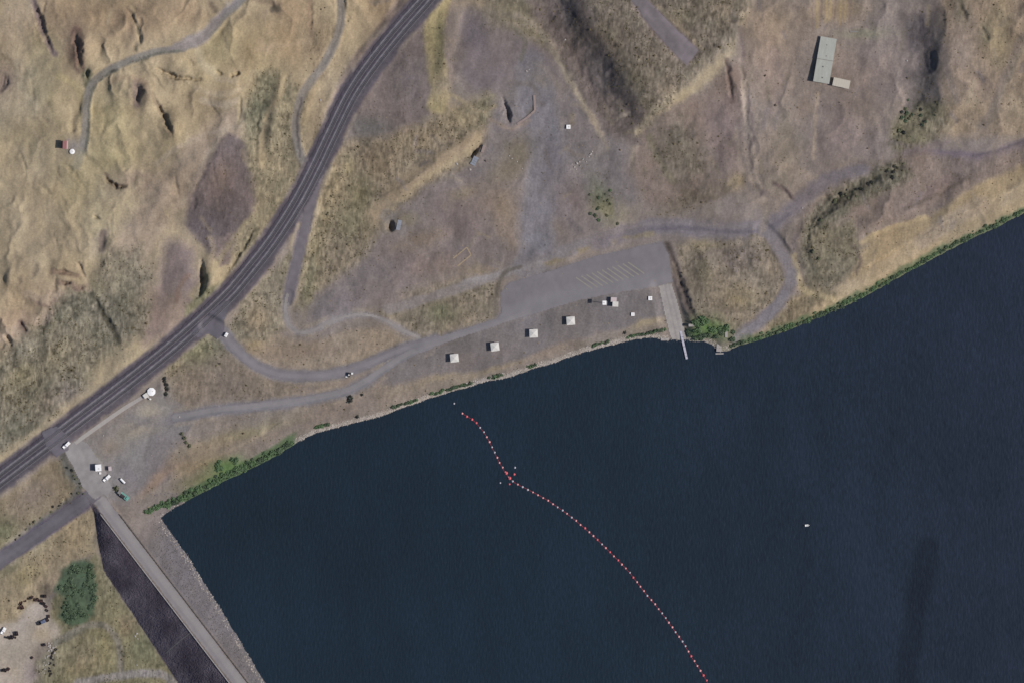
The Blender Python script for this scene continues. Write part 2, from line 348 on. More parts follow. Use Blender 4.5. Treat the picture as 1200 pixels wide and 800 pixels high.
for P_, w_, c_, a_ in [([(38,-5),(48,22),(55,45),(64,66)],6,(112,99,100),.8),([(90,38),(93,60),(96,80)],11,(112,91,82),.7),([(100,88),(106,87),(102,100)],6,(84,84,70),.8),  # dark strokes following gullies paint their shade together with dark soil
    ([(235,62),(238,74),(250,84)],9,(167,156,132),.8),([(240,118),(262,124),(280,118)],7,(168,154,134),.8),([(232,104),(258,112),(285,104)],5,(166,152,130),.7),([(255,92),(275,95)],6,(162,150,130),.7),
    ([(163,98),(162,125)],8,(116,102,96),.7),([(181,100),(183,135),(190,172)],3,(163,147,120),.8),([(156,0),(160,25),(166,55)],2.5,(165,148,120),.8),([(150,20),(158,40)],4,(128,111,92),.6),
    ([(180,112),(192,132),(203,160)],5,(122,108,92),.6),([(20,80),(30,110),(45,125)],6,(160,148,126),.6),([(0,170),(25,175),(30,200)],6,(160,146,122),.5),([(0,120),(12,110)],6,(164,150,130),.7),
    ([(108,300),(112,285),(128,272)],8,(168,154,132),.8),([(95,312),(100,328),(104,340)],6,(166,150,128),.8),([(128,300),(122,316)],6,(160,147,124),.7),([(122,275),(121,292)],8,(113,101,93),.9),
    ([(62,318),(76,320),(90,322)],5,(110,92,84),.6),([(68,331),(84,332)],4,(104,88,82),.6),([(88,337),(97,337)],6,(112,94,86),.7),([(35,345),(52,352),(70,345)],10,(163,146,128),.7),([(30,370),(48,378),(60,366)],9,(160,142,126),.7),
    ([(45,356),(58,360),(66,352)],4,(126,110,100),.6),([(0,398),(14,388),(30,386)],8,(166,149,132),.8),([(26,380),(31,388)],5,(92,78,76),.7),([(124,206),(130,216),(150,220)],3,(96,84,74),.6),([(120,228),(140,232),(165,214)],8,(160,148,124),.5),
    ([(185,192),(215,172),(262,152),(282,150)],4,(158,144,128),.5),([(222,236),(232,205),(244,190)],4,(130,116,106),.6),([(0,215),(40,225),(85,215)],10,(157,144,120),.4),([(60,105),(62,130),(75,150)],5,(134,124,100),.5),
    ([(128,96),(150,92),(172,98)],5,(140,122,102),.5),([(35,0),(38,30)],7,(158,144,124),.6),([(70,90),(90,100),(98,120)],6,(158,146,112),.5),([(300,2),(330,8)],3,(120,104,88),.7),([(250,6),(255,14)],4,(90,80,72),.6),
    ([(320,14),(327,12)],6,(88,80,70),.8),([(300,60),(330,55),(360,50)],4,(156,138,116),.5),([(305,50),(318,62)],4,(158,140,118),.5),([(364,0),(363,25),(366,45)],4,(116,98,84),.6),([(150,300),(175,268),(200,250)],6,(138,124,108),.5),
    ([(232,345),(236,320)],5,(112,100,98),.5),([(207,352),(214,330),(222,322)],4,(124,104,92),.7),([(248,310),(250,290),(246,278)],5,(156,140,118),.6),([(230,352),(240,330),(246,322)],5,(112,110,90),.5)]:
    stroke(P_, w_, c_, 3, 3, 1.8, a=a_)
for i in range(130):                                # wind-worn bare flecks and low scrub on the slopes
    x0, y0 = rnd.uniform(-10, 330), rnd.uniform(-10, 400)
    if x0*.9+y0 > 470: continue
    an = rnd.uniform(.9, 2.1); L = rnd.uniform(6, 22)
    stroke([(x0, y0), (x0+math.cos(an)*L, y0+math.sin(an)*L)], rnd.uniform(1.5, 4), rnd.choice([(164,150,126),(160,145,118),(126,113,95),(132,118,100)]), 2, 3, 2, a=rnd.uniform(.25, .6))
# rail-side strips
region([(300,85),(335,85),(360,110),(352,190),(366,198),(330,262),(262,330),(275,290),(305,240),(290,190),(290,130)], (128,117,95), 7, 5, 4, scr=.55, grn=.35)
blob(312,115,18,30,(110,107,86),10,a=.8,scr=.8,grn=.6); blob(300,140,12,25,(108,105,84),10,a=.7,scr=.8,grn=.6)
stroke([(333,88),(327,112),(316,135),(308,165),(308,195)], 6, (163,147,119), 4, 2, a=.9, scr=.05)
stroke([(296,85),(284,115),(281,145)], 4, (160,146,120), 3, 2, a=.8)
blob(376,118,8,8,(160,144,120),0,a=.9); stroke([(372,100),(360,130),(355,165)], 5, (158,140,112), 4, 2, a=.5, brk=.3)
blob(378,60,22,36,(134,118,96),0,a=.8,scr=.4); blob(372,150,10,28,(132,116,94),0,a=.7,scr=.45)
stroke([(470,5),(440,45),(415,75),(398,110),(380,150)], 9, (148,132,122), 5, 2, a=.85)
stroke([(290,262),(262,296),(225,346)], 5, (142,130,104), 4, 2, a=.6)
# right of the railway: grey-brown terraces
region([(503,10),(530,0),(535,90),(525,130),(480,155),(440,170),(412,160),(400,150),(425,105),(460,60)], (118,107,103), 8, 5, scr=.12)
blob(432,150,24,15,(108,106,103),10,a=.9); blob(430,112,24,24,(122,110,104),0,a=.6); blob(470,30,20,30,(120,107,102),40,a=.6)
region([(388,165),(440,165),(520,135),(580,105),(590,150),(560,185),(500,225),(450,255),(440,300),(410,320),(380,345),(345,360),(355,290),(372,230)], (131,118,99), 8, 6, 4, scr=.6, grn=.3)
for b in [(395,215,12,30,(156,139,108)),(412,197,7,14,(165,150,112)),(383,250,9,30,(158,141,108)),(372,290,10,30,(150,136,104)),(410,260,18,22,(118,111,86)),(440,195,18,18,(130,112,90)),(425,230,16,20,(128,118,88)),
          (540,135,30,15,(140,126,98)),(490,165,30,15,(142,124,98)),(575,125,14,22,(132,124,98)),(360,330,10,30,(134,126,96))]: blob(*b[:4], b[4], 0, a=.8)
region([(470,205),(520,175),(585,140),(592,150),(540,185),(480,230),(440,262),(432,250)], (150,133,110), 6, 3, 2, scr=.08, a=.9)
stroke([(452,252),(495,214),(540,185),(578,150)], 5, (162,146,118), 4, 2, a=.7)
stroke([(522,-5),(512,25),(508,55),(512,85),(518,108),(512,125)], 19, (156,142,108), 6, 4, scr=.15)
blob(560,4,24,8,(158,140,116),0,a=.9); blob(520,100,12,16,(160,144,122),0,a=.8); blob(515,40,9,26,(160,150,112),0,a=.6)
region([(545,15),(570,22),(610,40),(650,70),(665,95),(640,105),(590,108),(552,102),(538,80),(540,40)], (114,105,105), 8, 6)
blob(590,18,30,18,(118,110,92),0,a=.7,scr=.4,grn=.5); blob(555,40,12,30,(110,103,108),0,a=.6)
region([(590,-10),(625,10),(650,35),(640,55),(600,30),(575,5)], (128,118,98), 8, 5, scr=.35)
region([(585,105),(640,95),(700,110),(722,155),(740,190),(745,240),(700,275),(640,300),(560,315),(490,340),(440,350),(400,372),(360,372),(372,345),(420,310),(455,262),(500,225),(560,190)], (121,113,111), 9, 7, 3, scr=.06)
for b in [(475,300,30,25,(120,108,106)),(520,310,40,20,(123,108,100)),(445,325,25,20,(116,107,104)),(540,240,50,25,(124,110,104)),(500,280,45,12,(130,115,98)),(590,245,20,30,(136,120,102)),(545,270,30,18,(118,105,102)),
          (560,320,30,14,(134,119,99)),(605,180,24,18,(124,115,98)),(590,200,20,12,(128,116,98)),(660,240,30,18,(122,108,104)),(655,265,12,14,(130,117,105)),(605,280,14,25,(134,118,104)),(620,300,25,10,(118,110,108)),
          (430,345,40,10,(120,110,108)),(470,260,26,10,(124,114,94)),(545,225,18,8,(126,114,96)),(610,100,22,12,(116,110,106))]: blob(*b[:4], b[4], -15, a=.75)
stroke([(622,80),(630,120),(640,165),(636,210),(630,255),(628,290),(625,312)], 34, (117,114,118), 12, 6, a=.8)
stroke([(650,180),(652,215),(665,262)], 18, (114,107,109), 9, 5, a=.6)
blob(700,180,24,10,(128,120,112),-35,a=.6,scr=.2); blob(705,235,12,25,(100,104,82),-25,a=.8,scr=.5,grn=.8); blob(715,245,20,12,(128,120,92),20,a=.6)
region([(480,340),(560,325),(585,330),(582,372),(520,392),(490,396),(465,380),(440,368)], (128,117,101), 6, 5, 3, scr=.5, grn=.3)
blob(518,368,18,12,(108,108,84),-10,a=.8,scr=.6,grn=.9); blob(470,352,30,8,(118,108,106),-10,a=.7)
region([(268,385),(300,380),(335,395),(360,402),(420,384),(455,384),(478,400),(420,425),(360,432),(310,424),(285,405)], (140,127,112), 5, 4, 2, scr=.15)
blob(360,410,50,9,(128,113,100),-5,a=.6); blob(300,400,14,12,(138,124,96),0,a=.7)
region([(268,385),(285,350),(330,305),(345,290),(340,335),(330,360),(334,385),(310,400),(280,398)], (134,124,106), 5, 4, 3, scr=.6, grn=.4)
blob(300,372,16,16,(146,128,102),0,a=.7)
# NE plateau, trench, track
region([(658,-300),(900,-300),(892,0),(850,55),(800,100),(755,150),(728,112),(700,62),(668,10)], (116,105,92), 6, 5, 4, scr=.75, grn=.35)
for b in [(700,40,20,20,(126,114,96)),(740,90,22,20,(118,108,90)),(690,90,20,16,(118,108,84)),(840,20,30,20,(122,110,92)),(780,110,20,18,(130,116,98)),(745,130,12,18,(112,103,82)),(800,20,14,14,(124,112,90))]: blob(*b[:4], b[4], 45, a=.7)
region([(600,-40),(668,-40),(712,55),(740,105),(764,150),(748,170),(712,158),(680,108),(648,48),(620,14)], (101,91,87), 9, 8, 4, scr=.35, grn=.3)  # dark scrub plus painted shade of the southwest-facing trench slope
stroke([(650,-20),(680,40),(705,84),(716,104)], 12, (82,77,78), 12, 9, 5, a=.5)  # deeper shade under the trench's upper edge, put into the colour
stroke([(604,18),(628,32),(650,60),(670,98),(688,130),(704,158)], 5, (152,140,122), 4, 4, 2.5, a=.85)
blob(640,90,18,10,(140,126,104),40,a=.5)
stroke([(742,10),(770,45),(800,80)], 5, (140,124,112), 4, 1.5, a=.8); stroke([(770,8),(800,35),(822,58)], 4, (142,126,104), 3, 1.5, a=.7)
stroke([(886,-5),(872,25),(855,52),(838,78),(815,98),(790,112),(765,135),(745,155)], 9, (158,144,122), 6, 5, 3)
blob(822,90,26,11,(160,147,124),-38); blob(790,112,20,9,(156,142,118),-30,a=.9)
region([(755,150),(790,125),(830,105),(868,60),(890,120),(890,200),(860,225),(820,240),(760,245),(735,200)], (128,114,106), 8, 6, scr=.08)
region([(765,150),(795,135),(815,165),(825,205),(800,225),(775,190)], (114,107,94), 18, 14, 8, a=.75, scr=.6, grn=.4)
blob(810,235,40,10,(112,102,88),-25,a=.8,scr=.5); blob(862,212,16,9,(146,132,100),-30,a=.7); blob(850,150,24,40,(124,110,107),0,a=.6)
region([(875,-200),(1060,-200),(1050,20),(1075,60),(1085,130),(1060,160),(1030,190),(960,225),(900,260),(870,200),(868,100),(880,30)], (131,120,113), 9, 6, 3, scr=.06)
for b in [(905,30,30,35,(148,131,111)),(980,12,34,14,(152,132,104)),(900,80,16,40,(140,124,114)),(920,170,20,50,(130,118,102)),(985,160,30,60,(123,111,108)),(1020,90,30,40,(130,116,108)),(955,235,24,20,(133,119,107)),
          (910,215,24,14,(128,118,106)),(1060,30,14,14,(112,104,100)),(1010,40,30,6,(124,122,104)),(885,140,8,50,(140,128,118)),(1000,195,40,14,(126,114,104)),(940,130,10,20,(128,114,104))]: blob(*b[:4], b[4], 0, a=.75)
for i in range(9): stroke([(952+i*5.5, -10), (951+i*5.5+rnd.uniform(-2,2), rnd.uniform(22,38))], 1.6, rnd.choice([(162,142,104),(124,108,98)]), 1.5, 1, a=.6)
stroke([(868,35),(868,90),(878,140),(884,190),(895,230)], 5, (112,100,100), 4, 2, a=.6); stroke([(870,95),(872,120),(880,165),(890,222)], 5, (158,145,132), 3, 2, a=.85); stroke([(905,225),(870,200),(862,150)], 3, (146,134,122), 3, 2, a=.5); stroke([(860,15),(864,50),(868,90)], 4, (150,138,126), 3, 2, a=.6)
stroke([(957,110),(955,150),(952,185)], 3, (158,142,124), 2, 1.5, a=.7); stroke([(851,70),(856,98),(858,120)], 4, (98,84,80), 3, 1, a=.7)
region([(1066,20),(1085,12),(1095,40),(1098,85),(1090,130),(1065,150),(1055,138),(1074,110),(1072,70),(1062,45)], (92,86,88), 7, 4, 2, scr=.35, grn=.3)
blob(1084,60,20,52,(98,90,90),4,a=.75); blob(1078,120,18,34,(98,92,86),20,a=.6)
region([(1050,140),(1085,120),(1130,120),(1145,140),(1095,160),(1060,180),(1040,165)], (112,106,86), 8, 6, 4, scr=.65, grn=.6)
region([(1095,-200),(2500,-900),(2500,-300),(1215,160),(1120,160),(1100,100),(1100,20)], (139,123,106), 9, 6, scr=.2)
for b in [(1125,60,22,50,(128,116,108)),(1170,45,16,45,(136,124,98)),(1125,10,10,20,(98,94,80)),(1155,42,8,12,(110,104,86)),(1140,125,26,12,(146,130,108)),(1190,130,18,30,(140,126,106)),(1110,150,30,10,(148,132,110)),(1160,100,20,20,(138,120,104))]: blob(*b[:4], b[4], 0, a=.75)
stroke([(1230,30),(1195,62),(1178,100),(1158,140)], 5, (158,142,116), 4, 2, a=.8); stroke([(1198,45),(1185,75),(1165,125),(1150,150)], 8, (116,106,100), 5, 2, a=.6); stroke([(1172,0),(1170,30),(1162,55)], 6, (158,142,116), 4, 2, a=.7)
stroke([(1065,181),(1100,182),(1150,186),(1180,178),(1230,158)], 11, (114,103,111), 5, 2, a=.9); stroke([(1140,183),(1175,176),(1210,160)], 3, (92,86,88), 2, 1, a=.6)
region([(960,225),(1030,190),(1070,175),(1150,190),(1230,165),(1230,200),(1150,215),(1090,255),(1020,268),(1003,300),(980,335),(935,345),(925,290),(935,255)], (125,112,104), 8, 6, scr=.2)
region([(940,262),(975,225),(1020,200),(1060,185),(1070,205),(1040,225),(1000,240),(975,262),(965,300),(950,330),(938,300)], (104,98,84), 7, 6, 4, scr=.75, grn=.5)
region([(950,270),(1000,255),(1010,300),(985,335),(945,342)], (118,109,90), 9, 6, 4, scr=.6, grn=.35)
blob(1110,215,50,10,(120,105,101),-25,a=.8); blob(1130,205,20,10,(114,104,96),-25,a=.6,scr=.4)
region([(1004,303),(1022,272),(1090,254),(1150,216),(1240,172),(1240,250),(1160,280),(1050,335),(960,378),(890,402),(868,400),(905,378),(960,352),(985,335)], (150,134,109), 5, 4, 3, scr=.1)
stroke([(1230,205),(1170,238),(1110,262),(1060,300),(1000,335),(940,362),(890,388)], 15, (162,146,122), 6, 3, a=.85)
stroke([(1150,240),(1110,262),(1080,285)], 14, (148,134,118), 6, 3, a=.7); stroke([(1085,256),(1040,268),(1010,285)], 4, (166,148,116), 3, 2, a=.7)
region([(926,350),(960,335),(985,345),(950,365),(905,388),(895,380)], (122,110,90), 5, 4, 3, scr=.55, grn=.3)
stroke([(930,300),(937,330),(945,342),(975,350)], 7, (158,143,112), 4, 2, a=.8)
region([(793,285),(850,280),(892,275),(912,300),(920,330),(905,355),(870,385),(845,392),(822,378),(806,340)], (131,119,103), 5, 5, 3, scr=.5, grn=.2)
for b in [(865,300,26,16,(126,114,108)),(826,320,10,20,(112,104,84)),(850,345,28,16,(136,123,104)),(905,315,12,20,(140,124,104)),(825,285,20,8,(148,134,106)),(870,350,20,12,(132,118,90))]: blob(*b[:4], b[4], 0, a=.75)
stroke([(781,288),(790,312),(802,345),(815,378)], 9, (98,88,83), 4, 2, a=.95); stroke([(779,300),(785,318)], 4, (164,148,124), 3, 1)
for i in range(170):
    x0, y0 = rnd.uniform(440, 1200), rnd.uniform(-10, 330)
    if float(sdat0(x0, y0)) < 25: continue
    an = rnd.uniform(.8, 2.2) if x0 > 760 else rnd.uniform(0, 3.1); L = rnd.uniform(5, 24)
    stroke([(x0, y0), (x0+math.cos(an)*L, y0+math.sin(an)*L)], rnd.uniform(1.5, 5), rnd.choice([(146,134,118),(138,126,108),(108,99,96),(112,104,92),(118,110,110)]), 2.5, 4, 2, a=rnd.uniform(.25, .6))
for P_, w_, c_, a_ in [([(598,98),(622,98),(630,112)],4,(108,101,98),.6),([(575,140),(600,150),(620,140)],3,(140,124,112),.7),([(612,75),(640,90),(648,110)],8,(112,108,112),.5),([(690,130),(705,160),(712,175)],5,(142,130,116),.6),
    ([(470,60),(490,90),(480,130)],8,(112,102,100),.5),([(510,118),(530,112),(560,130),(580,125)],4,(156,141,112),.6),([(445,232),(480,212),(510,190)],3,(120,108,92),.6),([(455,252),(470,268)],14,(118,113,112),.5),
    ([(476,284),(500,300),(520,330)],3,(136,124,118),.5),([(440,300),(460,320),(470,345)],5,(134,121,115),.4),([(370,300),(362,330),(352,352)],5,(110,104,84),.6),([(600,30),(615,50),(610,70)],5,(104,100,88),.5),
    ([(760,160),(775,190),(790,215)],6,(112,106,88),.6),([(905,60),(915,90),(905,130)],8,(142,126,118),.5),([(1040,60),(1060,100),(1050,130)],6,(142,128,120),.5),([(1100,40),(1110,90),(1120,120)],6,(122,112,106),.6),
    ([(1040,165),(1070,172),(1110,168)],4,(120,108,106),.5),([(906,215),(925,228),(940,246)],3,(92,80,78),.8),([(905,190),(945,205),(950,225)],4,(140,126,112),.5),([(800,225),(835,232),(860,215)],4,(106,96,84),.6),
    ([(935,250),(950,235),(965,232)],3,(156,142,124),.6),([(1000,290),(1008,305),(1003,318)],3,(96,86,78),.7),([(1060,245),(1100,228),(1140,208)],3,(96,86,80),.6),([(820,300),(850,292),(880,300)],4,(118,106,98),.5),([(835,360),(860,345),(885,350)],3,(110,100,86),.5)]:
    stroke(P_, w_, c_, 3, 3, 1.8, a=a_)
# shore belt
region([(120,575),(180,590),(200,590),(300,540),(345,515),(440,485),(540,452),(650,420),(740,393),(775,392),(780,372),(735,384),(660,402),(560,434),(440,448),(380,470),(300,482),(210,494),(160,560)], (127,117,109), 6, 5, 3, scr=.1)
for b in [(230,545,50,12,(134,119,96)),(280,510,60,9,(128,122,96)),(320,505,50,10,(132,118,104)),(250,520,30,8,(134,118,104)),(360,490,40,8,(128,116,110)),(520,440,40,5,(148,134,110)),(580,430,40,5,(140,126,104)),
          (640,412,30,6,(132,118,106)),(755,377,20,7,(152,138,110)),(265,545,16,9,(82,98,66)),(240,560,30,8,(110,112,78)),(470,455,40,9,(132,121,108)),(420,475,30,6,(128,116,108))]: blob(*b[:4], b[4], -18, a=.75)
blob(300,505,60,5,(140,130,104),-15,a=.6)
region([(190,405),(235,395),(262,400),(280,420),(320,445),(360,452),(340,465),(250,470),(215,478),(196,460),(196,440)], (126,114,102), 7, 6, 3, scr=.3, grn=.4)
blob(232,408,32,18,(116,113,88),-20,a=.9,scr=.7,grn=.7); blob(200,430,14,12,(118,110,88),0,a=.7,scr=.5,grn=.5)
# yard above the dam
region([(76,525),(120,500),(170,470),(210,470),(225,490),(205,520),(180,560),(150,590),(125,590),(110,560)], (124,119,117), 8, 5, scr=.0)
for b in [(160,505,26,14,(158,149,134)),(172,482,24,11,(148,141,128)),(130,525,14,12,(128,117,106)),(160,533,24,16,(140,137,135)),(185,550,14,20,(116,110,112)),(150,560,10,20,(118,112,112)),(190,520,22,14,(122,116,116)),(190,555,20,5,(142,122,108)),(108,540,7,5,(146,142,108)),(165,495,22,3,(112,106,104))]: blob(*b[:4], b[4], -30, a=.85)
blob(178,562,26,5,(144,124,108),-48,a=.8); region([(82,530),(95,516),(107,535),(121,560),(120,580),(106,575)],(136,132,130),3,1)
stroke([(160,432),(120,462),(85,490)], 7, (124,112,104), 5, 2, a=.7); stroke([(168,440),(140,460),(105,488)], 3, (130,108,106), 2, 1, a=.5)
blob(188,462,14,12,(112,110,110),0,a=.8)
# lower left below the dam
region([(-300,560),(0,585),(60,540),(78,540),(95,570),(60,600),(20,635),(-300,870)], (130,118,98), 5, 4, scr=.25)
blob(40,580,30,16,(126,112,102),-30,a=.7); blob(82,555,8,18,(92,92,84),-25,a=.8,scr=.4)
stroke([(74,536),(84,556),(94,570),(78,590),(58,606),(28,628),(5,645)], 8, (92,92,90), 4, 2, a=.8, scr=.4); blob(5,625,14,16,(108,108,84),0,a=.9,scr=.6,grn=.7)
region([(-300,900),(0,665),(60,625),(112,592),(112,650),(95,655),(60,690),(30,720),(0,745),(-300,1000)], (138,125,103), 5, 4, 3, scr=.35, grn=.2)
for b in [(80,635,30,14,(144,128,102)),(30,675,20,14,(142,130,96)),(60,680,20,12,(140,124,106)),(10,665,12,8,(100,98,80)),(8,720,14,20,(140,126,100)),(45,640,20,6,(126,118,96))]: blob(*b[:4], b[4], -30, a=.7)
region([(60,700),(112,650),(130,680),(155,722),(190,772),(215,815),(600,1400),(-300,1400),(-300,820),(20,800),(60,760)], (122,116,90), 4, 4, 3, scr=.5, grn=.5)
for b in [(125,670,10,30,(130,124,104)),(95,770,26,22,(132,118,94)),(80,780,14,14,(132,120,90)),(165,760,16,24,(112,112,86)),(150,735,14,12,(128,112,90)),(120,760,8,20,(128,120,88))]: blob(*b[:4], b[4], -20, a=.7)
region([(72,668),(84,660),(100,656),(109,662),(111,690),(108,722),(95,733),(80,732),(68,722),(74,700),(62,692)], (76,92,72), 4, 3, 2, scr=.3, grn=1)
region([(-60,740),(20,728),(35,708),(50,704),(56,722),(62,728),(72,735),(68,748),(45,752),(38,765),(40,800),(10,830),(-60,830)], (166,155,143), 5, 3, scr=0)
blob(10,765,22,14,(160,150,136),-30,a=.8); blob(20,790,8,18,(162,150,134),10,a=.8); blob(38,792,12,16,(126,114,112),0,a=.8); blob(55,775,14,18,(124,120,108),0,a=.7); blob(48,740,14,10,(146,132,110),0,a=.6)
stroke([(62,755),(85,740),(105,732),(122,734),(134,746),(140,768),(140,795)], 6, (122,116,104), 3, 1); stroke([(70,752),(100,738)], 4, (100,96,84), 3, 1, a=.6)
stroke([(90,800),(130,794),(165,790),(190,792),(203,803)], 8, (134,128,124), 3, 1)
# dam faces
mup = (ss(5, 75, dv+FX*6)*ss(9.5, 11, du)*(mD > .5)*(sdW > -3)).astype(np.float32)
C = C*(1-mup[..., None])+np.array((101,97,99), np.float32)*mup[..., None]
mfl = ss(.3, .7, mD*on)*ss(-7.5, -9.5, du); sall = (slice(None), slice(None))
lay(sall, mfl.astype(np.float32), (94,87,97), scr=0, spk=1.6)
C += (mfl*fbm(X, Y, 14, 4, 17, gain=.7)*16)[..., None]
stroke([(150,488),(175,494),(215,487)], 9, (120,116,117), 6, 3, a=.7)
# tracks worn in the soil
stroke(HILLTRACK, 7, (128,123,115), 2.5, .8, .6, scr=0); stroke([(x+4, y+2) for x, y in HILLTRACK[4:]], 2.5, (92,92,84), 1.5, 1, brk=.5, a=.8, scr=.5)
region([(196,60),(215,48),(240,36),(262,12),(300,-20),(310,-20),(262,25),(240,55),(220,60)], (134,127,124), 3, 2)
blob(90,173,10,10,(134,128,124),0,a=.9); stroke([(98,178),(92,195)], 8, (130,124,110), 4, 2, a=.6)
stroke(TRACK2, 8, (132,125,117), 3, 1, .8, scr=0); stroke([(354,116),(349,145),(352,185)], 2, (92,86,84), 1.5, .8, a=.8); stroke([(x+1,y) for x,y in TRACK2[:4]], 1.5, (112,107,102), 1.5, .5, a=.6)
stroke(UPPER[:6], 9, (132,125,122), 4, 1.5, a=.95, scr=0); stroke(UPPER[3:7], 13, (124,118,119), 5, 2, a=.8, scr=0); stroke(UPPER[5:], 14, (117,110,113), 7, 6, 3, a=.95, scr=0); stroke([(545,330),(600,318),(640,306)], 4, (142,136,134), 3, 1.5, a=.6)
stroke([(x, y+2) for x, y in UPPER[6:11]], 3, (98,92,98), 2, 1, a=.6)
stroke([(x+rnd.uniform(-1,1), y-4) for x, y in UPPER[5:10]], 3, (128,120,118), 2, 1, a=.6)
stroke(BEACH, 12, (121,114,115), 6, 5, 3, a=.95, scr=0); stroke(BEACH[3:], 9, (132,128,132), 3, 1, a=.7)
stroke([(460,345),(520,325),(560,322)], 4, (130,120,112), 3, 1.5, a=.4)
stroke([(610,313),(590,320),(583,340),(582,368)], 4, (98,92,84), 2, 1, a=.7)
stroke([(895,235),(897,255),(893,270)], 7, (140,129,118), 4, 2, a=.7); stroke([(640,310),(700,288),(765,274)], 5, (134,122,100), 3, 2, a=.8, brk=.4)
stroke([(365,200),(352,245),(338,300),(330,350)], 3, (146,134,108), 2, 1, a=.5)
stroke([(383,205),(372,250),(356,320),(346,355)], 5, (156,142,116), 3, 1.5, a=.7, brk=.5)
# under and beside paved things
stroke(RAIL, 29, (92,86,92), 3, 1, 1.2, scr=0)
stroke([(x-10*.8, y-10*.6) for x, y in RAIL[3:]], 4, (84,76,82), 3, 1, a=.5)
for pts, wd, c in ((SERVICE,13,(112,106,110)),(ACCESS,14,(116,112,114)),(LOWROAD,13,(122,117,118)),(WESTROAD,18,(100,94,104)),(LOOP,6,(134,128,126))): stroke(pts, wd, c, 3, .8, scr=0)
region(PARK, (117,113,116), 3, 1, 1, scr=0); region(APRON, (113,107,106), 4, 3, 2, scr=0.01); region(STRIP, (112,102,106), 3, 1, 1, scr=0)
blob(560,420,60,8,(120,112,110),-17,a=.5); blob(640,395,60,8,(110,104,104),-17,a=.5); stroke([(655,398),(720,378),(760,362)], 6, (120,113,110), 5, 3, a=.4)
n_h = fbm(X, Y, 10, 3, 28)*1.5
# pale wave-washed stones just above the water
m = ((1-ss(2, 5.5, sdW))*(sdW > -8)*(1-ss(820, 900, X))).astype(np.float32)*ss(330, 350, X+ (Y<700)*60)
lay(sall, m*.85, (164,155,147), scr=0)
m = ((1-ss(5, 10, sdW+n_h*3))*(sdW > -8)*ss(820, 900, X)).astype(np.float32); lay(sall, m*.9, (96,104,80), scr=0)
m = ((1-ss(9, 14, sdW))*(sdW > -8)*(1-ss(340, 352, X))*(mD < .5)).astype(np.float32); lay(sall, m*.9, (82,98,70), scr=0)
blob(266,546,20,9,(84,108,66),-12,a=.9); blob(832,384,22,11,(88,116,66),20,a=.95); blob(818,393,14,6,(76,100,64),0,a=.9)
lay(sall, (sdW < -1.0).astype(np.float32), (70,70,66), scr=0)
for P_, w_ in ((RAIL, 25), (SERVICE, 12), (ACCESS, 14), (LOWROAD, 12), (WESTROAD, 18), (LOOP, 7)):
    Q_ = spl(P_, 18); Q_ = Q_[(np.abs(Q_[:, 0]-600) < 720) & (np.abs(Q_[:, 1]-400) < 520)]; T_ = np.gradient(Q_, axis=0); T_ /= np.linalg.norm(T_, axis=1)[:, None]
    for sg in (-1, 1):
        q_ = Q_+np.c_[-T_[:, 1], T_[:, 0]]*sg*(w_/2+2.5); b_ = box_of(q_, 8); d_, a_, _ = seg_dist(X[b_], Y[b_], q_)
        lay(b_, .5*(1-ss(1, 4, d_))*ss(-.15, .3, fbm(X[b_], Y[b_], 14, 3, 29)), (146,135,121), scr=0)
# natural mottling
sp = (SPK*(sdW > 0)).astype(np.float32)
far_ok = ss(1500, 1300, np.abs(X))*ss(1500, 1300, np.abs(Y))
C *= (1+sp*far_ok*(fbm(X, Y, 26, 4, 20)*.10+fbm(X, Y, 7, 3, 21, gain=.7)*(.07+.14*SCR)+fbm(X, Y, 3.2, 2, 22, ax=1.7, ay=.55, gain=.8)*(.05+.34*SCR)+fbm(X, Y, 12, 3, 27, ax=2.0, ay=.5, rot=.25)*.07*(1-SCR)))[..., None]
tn = fbm(X, Y, 45, 4, 23)*sp; C[..., 2] *= 1-tn*.035; C[..., 0] *= 1+tn*.02
big = ss(.1, .5, fbm(X, Y, 5, 3, 24))*SCR*.25; C *= (1-big)[..., None]
gs = (ss(0, .4, fbm(X, Y, 11, 3, 25))*SCR*GRN*.5)[..., None]; C = C*(1-gs)+np.array((100,102,84), np.float32)*gs
lum = C.mean(-1, keepdims=True); C = lum+(C-lum)*(1-.22*SCR[..., None]); C = np.clip(C, 8, 240)

# ------------------------------------------------------------------ mesh + material helpers
def new_obj(name, me, mat=None, parent=None, **p):
    o = bpy.data.objects.new(name, me); COL.objects.link(o)
    if mat is not None and me is not None and not me.materials: me.materials.append(mat)
    if parent is not None: o.parent = parent
    for k, v in p.items(): o[k] = v
    return o
def np_mesh(name, V, F, col=None, smooth=False):
    """V (n,3), F (m,k) with k 3 or 4, col per vertex linear"""
    me = bpy.data.meshes.new(name); n = len(V); m, k = F.shape
    me.vertices.add(n); me.vertices.foreach_set('co', np.asarray(V, np.float32).ravel())
    me.loops.add(m*k); me.loops.foreach_set('vertex_index', F.astype(np.int32).ravel())
    me.polygons.add(m); me.polygons.foreach_set('loop_start', np.arange(0, m*k, k, dtype=np.int32))
    me.polygons.foreach_set('loop_total', np.full(m, k, np.int32))
    if smooth: me.polygons.foreach_set('use_smooth', np.ones(m, bool))
    me.update(calc_edges=True)
    if col is not None:
        at_ = me.color_attributes.new('tint', 'FLOAT_COLOR', 'POINT')
        at_.data.foreach_set('color', np.c_[col, np.ones(n)].astype(np.float32).ravel())
    return me
